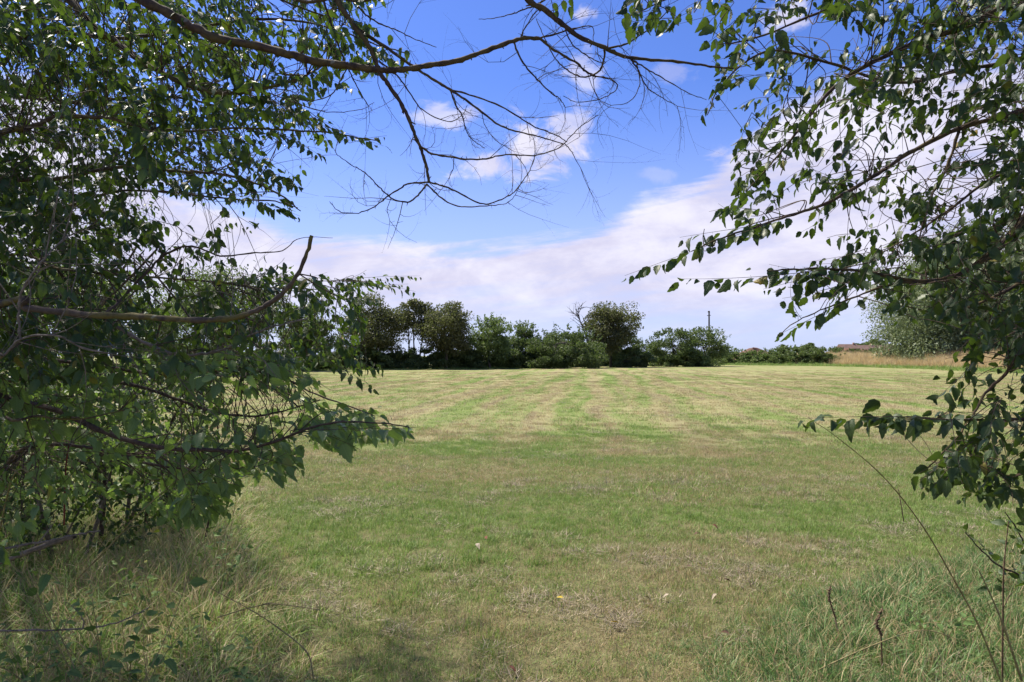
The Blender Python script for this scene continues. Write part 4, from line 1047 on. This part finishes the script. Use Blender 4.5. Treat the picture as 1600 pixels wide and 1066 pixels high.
# ------------------------------------------------------------------ right tree
def right_tree():
    e = empty('tree', (3.9, 3.2, 0), 'leafy elm like tree overhanging from the right with toothed leaves against the sky', 'tree')
    st = []
    sm = smooth_line([Vector((3.9, 3.2, -.1)), Vector((3.8, 3.2, 1.2)), Vector((3.7, 3.1, 2.6)), Vector((3.6, 2.9, 4.2)), Vector((3.3, 2.4, 5.8))], 5)
    t = Tubes(); t.add(sm, [.17 - .11 * i / (len(sm) - 1) for i in range(len(sm))], 12, .05); t.build('trunk', M_barkbare, e)
    B = lambda pts, w0, w1, mat=M_barkbare: branch('branch', pts, w0, w1, e, mat, st, .001, 7, .08, 4)
    B([Vector((3.6, 2.9, 4.0)), (1720, -60, 2.9), (1600, -3, 2.7), (1560, 15, 2.65), (1500, 45, 2.6), (1450, 58, 2.6), (1400, 80, 2.55), (1340, 110, 2.5), (1290, 150, 2.5), (1250, 200, 2.5), (1210, 250, 2.5), (1165, 300, 2.5)], 15, 1.6)
    B([Vector((3.7, 3.1, 3.0)), (1700, 120, 2.9), (1600, 172, 2.7), (1500, 200, 2.6), (1420, 240, 2.6), (1350, 285, 2.55), (1290, 318, 2.5), (1240, 335, 2.5), (1180, 355, 2.45), (1120, 375, 2.4), (1080, 393, 2.4)], 10, 1.6)
    B([Vector((3.7, 3.1, 2.5)), (1680, 260, 2.9), (1600, 342, 2.7), (1570, 378, 2.6), (1530, 410, 2.55), (1490, 432, 2.5), (1440, 440, 2.5), (1390, 432, 2.5), (1330, 422, 2.45), (1250, 420, 2.4), (1200, 424, 2.35)], 13, 2.0)
    B([(1440, 440, 2.5), (1390, 445, 2.5), (1340, 462, 2.5), (1290, 482, 2.45), (1240, 505, 2.4), (1218, 524, 2.4)], 4, 1.0)
    B([Vector((3.75, 3.2, 2.0)), (1690, 470, 2.8), (1600, 548, 2.5), (1570, 585, 2.4), (1540, 615, 2.4), (1520, 650, 2.35), (1490, 690, 2.3), (1445, 735, 2.3)], 7, 2.0)
    B([Vector((3.8, 3.2, 1.6)), (1700, 650, 2.6), (1600, 655, 2.4), (1500, 656, 2.3), (1440, 653, 2.3), (1400, 651, 2.25)], 7, 1.6)
    B([Vector((3.6, 2.9, 3.6)), (1700, 40, 3.1), (1600, 90, 3.0), (1500, 110, 3.0), (1400, 130, 2.9), (1300, 100, 2.8), (1200, 80, 2.7), (1130, 130, 2.7), (1105, 180, 2.7)], 9, 1.3)
    B([Vector((3.55, 2.8, 4.4)), (1700, -160, 2.9), (1500, -70, 2.8), (1380, -20, 2.7), (1280, 20, 2.6), (1180, 60, 2.6), (1120, 70, 2.6)], 9, 1.5)
    B([Vector((3.4, 2.6, 5.0)), (1500, -220, 2.7), (1300, -120, 2.6), (1150, -50, 2.5), (1060, -10, 2.5), (985, 25, 2.5)], 9, 1.5)
    B([Vector((3.7, 3.1, 2.8)), (1700, 200, 3.2), (1600, 256, 3.1), (1540, 285, 3.0), (1480, 330, 3.0), (1420, 370, 3.0), (1370, 400, 3.0)], 8, 1.5)
    B([(1500, 200, 2.6), (1480, 260, 2.6), (1455, 310, 2.6), (1440, 360, 2.6), (1430, 410, 2.6)], 5, 1.5)
    B([Vector((3.7, 3.1, 2.1)), (1680, 400, 2.9), (1600, 440, 2.8), (1540, 470, 2.7), (1480, 490, 2.7), (1420, 480, 2.6), (1390, 475, 2.6)], 7, 1.5)
    B([Vector((3.8, 3.2, 1.5)), (1700, 700, 2.7), (1600, 740, 2.6), (1560, 740, 2.6), (1500, 720, 2.5), (1450, 735, 2.5)], 5, 1.5)
    tw, lv = Tubes(), Leaves()
    region = [(965, -80), (975, 45), (1045, 60), (1060, 30), (1095, 30), (1100, 75), (1120, 80), (1110, 150), (1090, 165), (1092, 195), (1115, 195), (1140, 170), (1150, 230), (1145, 280), (1150, 315), (1105, 340), (1060, 350), (1055, 395), (1100, 400), (1160, 380), (1240, 350), (1300, 330), (1240, 370), (1340, 390), (1230, 415), (1160, 420), (1190, 440), (1250, 440), (1230, 480), (1210, 530), (1260, 515), (1330, 480), (1370, 470), (1370, 500), (1400, 515), (1450, 500), (1500, 520), (1490, 560), (1430, 620), (1440, 640), (1330, 640), (1330, 670), (1400, 675), (1450, 690), (1425, 750), (1440, 775), (1500, 750), (1540, 790), (1580, 800), (1700, 820), (1700, -80)]
    holes = [(1300, 55, 60, 26, .75), (1330, 105, 50, 20, .6), (1240, 160, 60, 18, .55), (1400, 270, 70, 40, .75), (1470, 230, 70, 30, .78), (1500, 290, 60, 30, .8), (1310, 250, 60, 22, .65), (1200, 230, 30, 20, .5), (1560, 120, 50, 18, .5), (1480, 150, 50, 18, .5), (1450, 350, 50, 20, .55), (1340, 340, 60, 22, .75),
             (1060, 85, 50, 30, .8), (1250, 375, 60, 18, .8), (1100, 20, 30, 20, .4), (1480, 545, 40, 30, .6), (1400, 590, 60, 60, .8), (1400, 710, 80, 30, .7), (1560, 610, 40, 60, .55), (1590, 690, 40, 30, .5), (1400, 510, 60, 20, .7), (1280, 455, 60, 16, .5), (1550, 760, 60, 40, .4)]
    def keep(x, y):
        if x > 1640 or y < -50: return True
        if not inpoly(x, y, region): return False
        for hx, hy, rx, ry, a in holes:
            if ((x - hx) / rx) ** 2 + ((y - hy) / ry) ** 2 < 1 and rnd.random() < a: return False
        return True
    n = 0
    while n < 5400:
        px, py = rnd.uniform(960, 1700), rnd.uniform(-90, 810)
        if not inpoly(px - 25, py, region): continue
        if px < 1380 and rnd.random() < .35: continue
        s = rnd.choice(st); pr = proj(s[0])
        d = rnd.uniform(2.2, 3.4); p = P(px, py, d)
        near = min(st, key=lambda s: (s[0] - p).length_squared)
        if (near[0] - p).length > .42: continue
        dr = Vector((-rnd.uniform(.0, 1.0), rnd.gauss(0, .5), rnd.gauss(0, .5) - .35))
        k = spray(tw, lv, p, dr, rnd.uniform(.16, .32), rnd.randint(8, 12), rnd.uniform(.040, .060), keep, droop=.6, hang=.8, upn=.35)
        if k > 2: connect(tw, st, p, .002, .7, region)
        n += k
    for tip in (((1240, 335), (975, 432), 2.4, 26), ((1200, 350), (1060, 370), 2.45, 9), ((1300, 420), (1062, 458), 2.33, 24), ((1420, 432), (1250, 410), 2.42, 18), ((1330, 425), (1190, 440), 2.38, 12), ((1340, 462), (1215, 524), 2.42, 12), ((1330, 440), (1225, 480), 2.42, 9), ((1440, 652), (1252, 645), 2.2, 24), ((1500, 656), (1360, 650), 2.22, 18), ((1590, 660), (1460, 640), 2.3, 16), ((1560, 720), (1470, 700), 2.3, 14), ((1600, 740), (1500, 770), 2.5, 14), ((1420, 600), (1350, 640), 2.3, 1),
                ((1150, 120), (1095, 175), 2.7, 6), ((1180, 260), (1150, 300), 2.5, 6), ((1060, 0), (985, 40), 2.5, 8), ((1520, 690), (1435, 745), 2.25, 9), ((1300, 430), (1200, 420), 2.4, 9)):
        (x0, y0), (x1, y1), d, nl = tip; a, b = P(x0, y0, d), P(x1, y1, d)
        spray(tw, lv, a, b - a, (b - a).length, nl, .058, lambda x, y: True, droop=.03, hang=.7, upn=.2)
    off = [q for q in st if (lambda r: r and r[0] > 1590)(proj(q[0]))]; m = 0
    while m < 5200:
        q = rnd.choice(off); p = q[0] + Vector((rnd.gauss(0, .32), rnd.gauss(0, .32), rnd.gauss(0, .28))); pr = proj(p)
        if p.z < .5 or not pr or pr[0] < 1625: continue
        m += spray(tw, lv, p, Vector((rnd.gauss(-.3, 1), rnd.gauss(0, .8), rnd.gauss(-.3, .4))), rnd.uniform(.2, .38), 11, .06, lambda x, y: x > 1600)
    m = 0
    while m < 2000:
        p = Vector((rnd.uniform(-.6, 4.6), rnd.uniform(-2.8, 3.4), rnd.uniform(3.2, 5.4))); pr = proj(p)
        if pr and pr[1] > -90: continue
        if (p - Vector((2.3, .4, 4.2))).length > 3.0: continue
        m += spray(tw, lv, p, Vector((rnd.gauss(0, 1), rnd.gauss(0, 1), rnd.gauss(0, .3) - .1)), rnd.uniform(.3, .6), 11, .08, lambda x, y: y < -50 or x > 1640)
    tw.build('twigs', M_twigd, e, kind='stuff')
    lv.build(e, M_leafR, 300)
right_tree()

# ------------------------------------------------------------------ left shrub under the tree, down to the ground
def left_shrub():
    e = empty('shrub', (-4.3, 5.6, 0), 'dense dark hedge shrub at left with branches reaching out low over the field', 'shrub')
    st = []
    stems = Tubes()
    for i in range(16):
        bx = -4.9 + rnd.uniform(0, 2.3); by = rnd.uniform(5.2, 6.4)
        pts = [Vector((bx, by, -.05)), Vector((bx + rnd.gauss(0, .15), by + rnd.gauss(0, .1), .8)), Vector((bx + rnd.gauss(0, .3), by + rnd.gauss(0, .2), 1.7)), Vector((bx + rnd.gauss(0, .4), by - .3, 2.5))]
        sm = smooth_line(pts, 4); r0 = rnd.uniform(.008, .022); t = Tubes(); t.add(sm, [r0 * (1 - .6 * k / (len(sm) - 1)) for k in range(len(sm))], 6); t.build('stem', rnd.choice([M_twigp, M_twigd]), e)
        for k in range(len(sm)): st.append((sm[k], r0 * .7, Vector((.2, 0, 1))))
    B = lambda pts, w0, w1, mat=M_twigd: branch('branch', pts, w0, w1, e, mat, st, .001, 7, .06, 3)
    B([Vector((-4.2, 5.4, .9)), (-40, 618, 3.4), (30, 628, 3.2), (90, 642, 3.0), (150, 670, 2.9), (200, 688, 2.85), (260, 701, 2.8), (330, 703, 2.8), (370, 705, 2.75), (430, 690, 2.7), (480, 670, 2.6), (530, 660, 2.55), (600, 662, 2.5), (640, 668, 2.5)], 11, 1.5)
    B([Vector((-4.2, 5.5, 1.2)), (0, 600, 4.0), (100, 590, 3.8), (200, 600, 3.6), (280, 625, 3.5), (340, 645, 3.4), (400, 650, 3.3), (450, 640, 3.3), (500, 625, 3.2)], 8, 1.5)
    B([Vector((-4.3, 5.6, 1.5)), (20, 560, 4.2), (140, 570, 4.0), (260, 585, 3.9), (360, 575, 3.8), (440, 590, 3.7), (490, 615, 3.6), (560, 640, 3.4), (585, 650, 3.3)], 7, 1.2)
    B([Vector((-4.1, 5.5, .7)), (40, 700, 3.8), (140, 700, 3.6), (230, 725, 3.4), (300, 735, 3.4), (350, 750, 3.4)], 7, 1.5)
    B([Vector((-4.3, 5.6, 1.7)), (0, 640, 2.9), (60, 650, 2.8), (120, 655, 2.8), (200, 640, 2.8)], 6, 1.5, M_bark)
    tw, lv = Tubes(), Leaves()
    region = [(-80, 560), (440, 545), (480, 575), (500, 600), (470, 612), (500, 630), (560, 640), (640, 655), (640, 680), (600, 688), (540, 705), (470, 690), (475, 715), (460, 748), (400, 752), (390, 722), (372, 760), (350, 800), (325, 825), (250, 815), (200, 770), (120, 800), (60, 840), (-80, 860)]
    holes = [(400, 612, 75, 26, .85), (330, 655, 90, 28, .75), (420, 640, 60, 26, .7), (270, 618, 70, 18, .65), (210, 650, 50, 16, .4), (70, 800, 120, 45, .75), (450, 670, 30, 16, .6)]
    def keep(x, y):
        if x < -60: return True
        if not inpoly(x, y, region): return False
        for hx, hy, rx, ry, a in holes:
            if ((x - hx) / rx) ** 2 + ((y - hy) / ry) ** 2 < 1 and rnd.random() < a: return False
        return True
    n = 0
    while n < 4800:
        px, py = rnd.uniform(-120, 600), rnd.uniform(540, 850)
        if not inpoly(px + 20, py, region): continue
        lim = 6.6 if px < 260 else 4.6
        d = rnd.uniform(2.6, lim)
        if rnd.random() < .35 and px < 260: d = rnd.uniform(4.6, 6.6)
        p = P(px, py, d)
        if p.z < .12: continue
        near = min(st, key=lambda s: (s[0] - p).length_squared)
        if (near[0] - p).length > .8: continue
        k = spray(tw, lv, p, Vector((rnd.uniform(.1, 1), rnd.gauss(0, .5), rnd.gauss(0, .4))), rnd.uniform(.2, .42), rnd.randint(7, 12), rnd.uniform(.05, .075), keep, droop=.6, hang=.6)
        if k > 2: connect(tw, st, p, .002, .7, region)
        n += k
    lw = Leaves()
    # low growth down to the grass
    m = 0
    while m < 8000:
        p = Vector((rnd.uniform(-5.2, -1.9), rnd.uniform(4.9, 6.6), rnd.uniform(.1, 1.5))); pr = proj(p)
        if not pr or pr[0] > 350 or pr[1] > 858: continue
        m += spray(tw, lw, p, Vector((rnd.gauss(.2, 1), rnd.gauss(-.3, 1), rnd.gauss(0, .5))), rnd.uniform(.25, .45), 11, .055, lambda x, y: x < 355 and y < 862 and y < 875 - max(0, x - 150) * .45)
    # mass of the hedge behind, leaving the frame
    m = 0
    while m < 12000:
        p = Vector((rnd.uniform(-6.8, -3.2), rnd.uniform(5.2, 8.6), 4.9 * rnd.random() ** 1.15 + .1)); pr = proj(p)
        if pr and (pr[0] > 300 - (70 if pr[1] < 500 else 0) or (pr[1] > 760 and rnd.random() < .6)): continue
        m += spray(tw, lw, p, Vector((rnd.gauss(.4, 1), rnd.gauss(-.3, 1), rnd.gauss(0, .5))), rnd.uniform(.3, .5), 11, .058, lambda x, y: x < (320 if y > 560 else 250) and y < 850)
    for tip in (((430, 690), (565, 650), 2.6, 12), ((480, 672), (640, 668), 2.52, 13), ((370, 705), (470, 735), 2.7, 10), ((440, 590), (500, 610), 3.6, 7), ((500, 640), (590, 640), 3.3, 9), ((300, 735), (360, 800), 3.3, 10)):
        (x0, y0), (x1, y1), d, nl = tip; a, b = P(x0, y0, d), P(x1, y1, d)
        spray(tw, lv, a, b - a, (b - a).length, nl, .055, lambda x, y: True, droop=.1, hang=.5)
    tp = Tubes()
    for _ in range(70):
        s = rnd.choice(st); q = proj(s[0])
        if q and q[0] > 380: continue
        twig_rec(tp, s[0], Vector((rnd.gauss(.5, .6), rnd.gauss(-.3, .4), rnd.gauss(0, .6))), rnd.uniform(.2, .5), .0022, 1, .6, .05, 5, False)
    tw.build('twigs', M_twigd, e, kind='stuff'); tp.build('dead_twigs', M_twigp, e, kind='stuff', label='pale bare twigs')
    lv.build(e, M_leafS, 300); lw.build(e, M_leafL, 0, 'inner_foliage')  # inner leaves coloured darker to stand in for shade inside the hedge
left_shrub()

# ------------------------------------------------------------------ small near things
def corner_sapling():
    b = G(1640, 1010); e = empty('sapling', (b.x, b.y, 0), 'small round leaved sapling at the lower right picture edge', 'sapling')
    st = []; d = b.y
    branch('stem', [Vector((b.x, b.y, 0)), P(1625, 960, d), P(1600, 905, d - .2), P(1562, 885, d - .3), P(1530, 856, d - .3), P(1508, 832, d - .3)], 5, 1.3, e, M_twigd, st)
    branch('stem', [P(1625, 960, d), P(1612, 880, d), P(1590, 830, d), P(1570, 800, d)], 4, 1.3, e, M_twigd, st)
    tw, lv = Tubes(), Leaves()
    for (x0, y0), (x1, y1), nl in (((1610, 912), (1506, 830), 15), ((1560, 885), (1545, 920), 6), ((1600, 860), (1570, 800), 9), ((1620, 920), (1580, 850), 9), ((1640, 940), (1600, 900), 9)):
        a, c = P(x0, y0, d - .25), P(x1, y1, d - .3); spray(tw, lv, a, c - a, (c - a).length, nl, .058, lambda x, y: True, droop=.03, hang=.1, upn=.1)
    tw.build('twig', M_twigd, e); lv.build(e, M_leafR, 80)
corner_sapling()

def stems():
    def stem(pts, w0, w1, label, mat=M_stem, head=False, cat='grass stem', name='grass_stem'):
        b = P(*pts[0]); e = empty(name, (b.x, b.y, max(0, b.z)), label, cat)
        sm, rad = branch('stalk', pts, w0, w1, e, mat, None, 0, 5, 0)
        if head:
            t = Tubes()
            for i in range(len(sm) * 2 // 3, len(sm)):
                for _ in range(3):
                    v = Vector((rnd.gauss(0, 1), rnd.gauss(0, 1), rnd.gauss(.2, 1))).normalized(); t.add([sm[i], sm[i] + v * rnd.uniform(.006, .02)], [.0012, .0004], 3)
            t.build('seed_head', mat, e)
        else:
            k = len(sm) // 3; lf = Tubes(); dr = (sm[k + 1] - sm[k]).normalized()
            lf.add([sm[k], sm[k] + dr * .06 + Vector((.03, 0, .01)), sm[k] + dr * .12 + Vector((.08, .02, -.02))], [.002, .0024, .0003], 4); lf.build('blade', mat, e)
        return e
    stem([(1568, 1075, 3.3), (1530, 980, 3.2), (1490, 905, 3.1), (1440, 820, 3.0), (1380, 745, 2.9), (1310, 685, 2.8), (1262, 652, 2.75)], 3.2, .8, 'long dark grass stem leaning far left across the field from the right corner', M_stem)
    stem([(1600, 1075, 3.3), (1570, 985, 3.2), (1550, 935, 3.2), (1530, 892, 3.2)], 4, 1.8, 'bent green stem right of the long leaning stem', M_stem)
    stem([(1566, 1070, 3.3), (1567, 980, 3.25), (1568, 900, 3.2), (1572, 850, 3.2), (1576, 815, 3.2)], 3, 1.5, 'upright brown stem beside the corner sapling', M_dead)
    stem([(1500, 1000, 3.7), (1440, 985, 3.6), (1360, 1010, 3.5), (1250, 1060, 3.4)][::-1], 2.2, 1.0, 'pale arching grass stem low in the right foreground', M_stem, True)
    stem([(1412, 815, 5.4), (1408, 790, 5.4), (1404, 765, 5.4)], 2.0, 1.4, 'short thin dry stalk standing behind the leaning stem', M_dead)
    stem([(0, 828, 3.2), (10, 780, 3.1), (20, 745, 3.0), (34, 733, 3.0), (50, 745, 3.0), (70, 772, 3.0)], 2.4, 2.6, 'pale curled grass head hooking over at the left edge', M_stem, True)
    stem([(120, 905, 3.3), (170, 855, 3.2), (220, 800, 3.1), (290, 740, 3.0), (350, 700, 2.9)], 2.4, 1.0, 'straight yellow grass stem rising from the sticks to the shrub', M_stem)
    stem([(490, 1060, 3.4), (480, 1020, 3.4), (440, 985, 3.4), (395, 955, 3.3), (330, 920, 3.3)], 2.6, 1.2, 'yellow fallen grass stem curving down to the bottom edge', M_stem, True)
    stem([(340, 965, 3.4), (390, 950, 3.4), (430, 944, 3.4), (500, 953, 3.4)], 2.2, 1.4, 'pale dead stem lying over the rough grass left of the path', M_stem)
    stem([(100, 820, 3.9), (101, 780, 3.85), (103, 730, 3.8), (108, 690, 3.8)], 3, 2, 'dark red upright bramble stem in the left shade', flat_material('red_stem', (0.12, 0.03, 0.025), (0.2, 0.06, 0.05), 60.0))
    # dead weeds right
    for pts, lb in (([(1312, 1005, 3.9), (1306, 970, 3.9), (1296, 935, 3.9), (1297, 918, 3.9)], 'dead brown dock stalk with a dark drooping head in the right grass'), ([(1378, 1030, 3.6), (1376, 990, 3.6), (1370, 975, 3.6), (1378, 952, 3.6)], 'thin dead weed stalk right of the dock stalk')):
        b = P(*pts[0]); g = Vector((b.x, b.y, 0)); e = empty('dead_weed', g, lb, 'weed')
        sm, rad = branch('stalk', [g + Vector((0, 0, -.01)), P(*pts[0]), *[P(*p) for p in pts[1:]]], 3, 1.8, e, M_dead, None, 0, 5, .1)
        t = Tubes()
        for i in range(len(sm) // 2, len(sm)):
            for _ in range(7):
                v = Vector((rnd.gauss(0, 1), rnd.gauss(0, 1), rnd.gauss(-.5, 1))).normalized(); t.add([sm[i], sm[i] + v * rnd.uniform(.006, .022)], [.0035, .0012], 4)
        t.build('seed_head', M_dead, e)
    # broken sticks left
    for pts, w0, w1, lb in (([(-60, 905, 3.1), (0, 880, 3.1), (45, 862, 3.1), (90, 845, 3.1), (116, 838, 3.05)], 9, 8, 'thick broken grey stick jutting in from the left edge'),
                            ([(-50, 868, 3.0), (0, 858, 3.0), (60, 848, 3.0), (110, 838, 3.0), (157, 829, 3.0)], 5, 2.2, 'thinner pale stick crossing above the thick broken stick'),
                            ([(-40, 985, 2.9), (40, 985, 2.9), (130, 982, 2.9), (190, 970, 2.9), (232, 950, 2.9)], 3.4, 1.5, 'long thin curved twig lying on the rough grass at left')):
        b = P(*pts[0]); e = empty('stick', b, lb, 'stick')
        sm, rad = branch('stick_shaft', pts, w0, w1, e, M_twigp, None, .002, 7, .12, 4)
        t = Tubes(); twig_rec(t, sm[len(sm) // 2], Vector((.6, 0, .5)), .16, .003, 0); t.build('twig', M_twigp, e)
    # fallen leaves
    for px, py, c, sz, lb in ((955, 972, 'yellow', .045, 'bright yellow fallen leaf at the bottom middle of the field'), (880, 934, 'yellow', .04, 'yellow fallen leaf beside the worn patch'), (745, 849, 'pale', .07, 'pale curled fallen leaf in the lush green grass'), (759, 838, 'red', .05, 'reddish fallen leaf just behind the pale curled leaf'),
                              (1132, 905, 'brown', .06, 'brown curled fallen leaf on the worn line'), (1075, 885, 'brown', .06, 'dark brown fallen leaf left of the worn line'), (1093, 834, 'brown', .07, 'farther dark leaf at the edge of the green grass'), (1113, 820, 'red', .06, 'rust leaf behind the dark leaf'),
                              (1232, 975, 'red', .055, 'orange red fallen leaf in the right rough grass'), (1140, 990, 'brown', .05, 'brown leaf low in the right foreground grass'), (796, 1040, 'red', .045, 'dark red crumpled leaf near the bottom edge'), (1008, 932, 'pale', .05, 'small pale leaf left of two alike'), (1045, 928, 'pale', .05, 'small pale leaf on the dry patch'), (1120, 928, 'pale', .055, 'whitish leaf right on the dry patch'), (295, 993, 'pale', .05, 'pinkish bud like dead leaf in the left tangle')):
        c1, c2 = {'yellow': ((.5, .36, .03), (.6, .45, .06)), 'pale': ((.26, .21, .16), (.38, .32, .24)), 'red': ((.10, .035, .022), (.20, .075, .04)), 'brown': ((.07, .045, .03), (.16, .09, .05))}[c]
        key = 'fallen_' + c; m = bpy.data.materials.get(key) or flat_material(key, c1, c2, 60.0)
        V, T, UV = TEMPL[rnd.randrange(8)]; g = G(px, py); k = CH / (CH - .05) ; g = Vector((g.x / k, g.y / k, .05))
        me = np_mesh('fallen_leaf', V * sz, T, m); o = link('fallen_leaf', me, None, g); o.rotation_euler = (rnd.uniform(-.5, .5), rnd.uniform(-.4, .4), rnd.uniform(0, 6.28)); tag(o, lb, 'leaf')
stems()

def weeds():
    """soft leaved plants in the rough grass"""
    spots = [(150, 800, 3.0, .42, 'nettle like plant with grey green leaves in front of the dark shrub', .065, 5, 'B'), (255, 985, 3.1, .30, 'pale green broad leaved weed in the middle of the left tangle', .075, 3, 'B'), (60, 1045, 2.9, .24, 'bluish leaved creeping plant in the bottom left corner', .05, 5, 'B'),
             (165, 1060, 2.95, .20, 'bluish leaved creeping plant right of the corner one', .048, 4, 'B'), (30, 930, 3.3, .36, 'bramble with toothed leaves at the left edge', .055, 5, 'B'), (300, 940, 3.6, .36, 'small upright seedling with yellow green leaves', .05, 2, 'B'),
             (345, 850, 4.6, .62, 'leafy shoot at the right foot of the dark shrub', .06, 5, 'B'), (12, 850, 2.7, .42, 'big leaved plant poking in at the left edge above the sticks', .085, 2, 'B'), (1460, 950, 3.9, .25, 'low leafy weed in the right rough grass', .05, 4, 'B')]
    spots += [(90, 1000, 3.0, .28, 'pale green toothed weed above the bluish corner plants', .06, 4, 'B'), (205, 930, 3.3, .30, 'light green leafy weed below the broken sticks', .055, 4, 'B'), (400, 1040, 3.2, .18, 'low broad leaved weed near the bottom edge left of the path', .06, 3, 'B'), (330, 1010, 3.2, .22, 'spreading green weed right of the pale broad leaved one', .06, 4, 'B'), (20, 1010, 3.0, .3, 'dark bramble sprig at the left edge under the curved twig', .055, 4, 'B'), (240, 860, 4.2, .4, 'bramble sprig in the shade behind the sticks', .055, 5, 'B')]
    for px, py, d, h, lb, size, ns, mt in spots:
        b = P(px, py, d); e = empty('weed', (b.x, b.y, 0), lb, 'plant'); lv = Leaves(); tw = Tubes()
        for _ in range(ns):
            dr = Vector((rnd.gauss(0, .5), rnd.gauss(-.1, .5), 1.0)); top = max(b.z + .05, h * rnd.uniform(.7, 1.2))
            p0 = Vector((b.x + rnd.gauss(0, .05), b.y + rnd.gauss(0, .05), 0.0))
            spray(tw, lv, p0 + dr.normalized() * top * .25, dr, top * .8, rnd.randint(7, 10), size, lambda x, y: True, droop=.5, hang=.25, r0=.0025, upn=.9)
            tw.add([p0, p0 + dr.normalized() * top * .26], [.003, .0026], 5)
        tw.build('stalk', M_stem, e); lv.build(e, M_leafB if mt == 'B' else M_leafS, 60)
weeds()
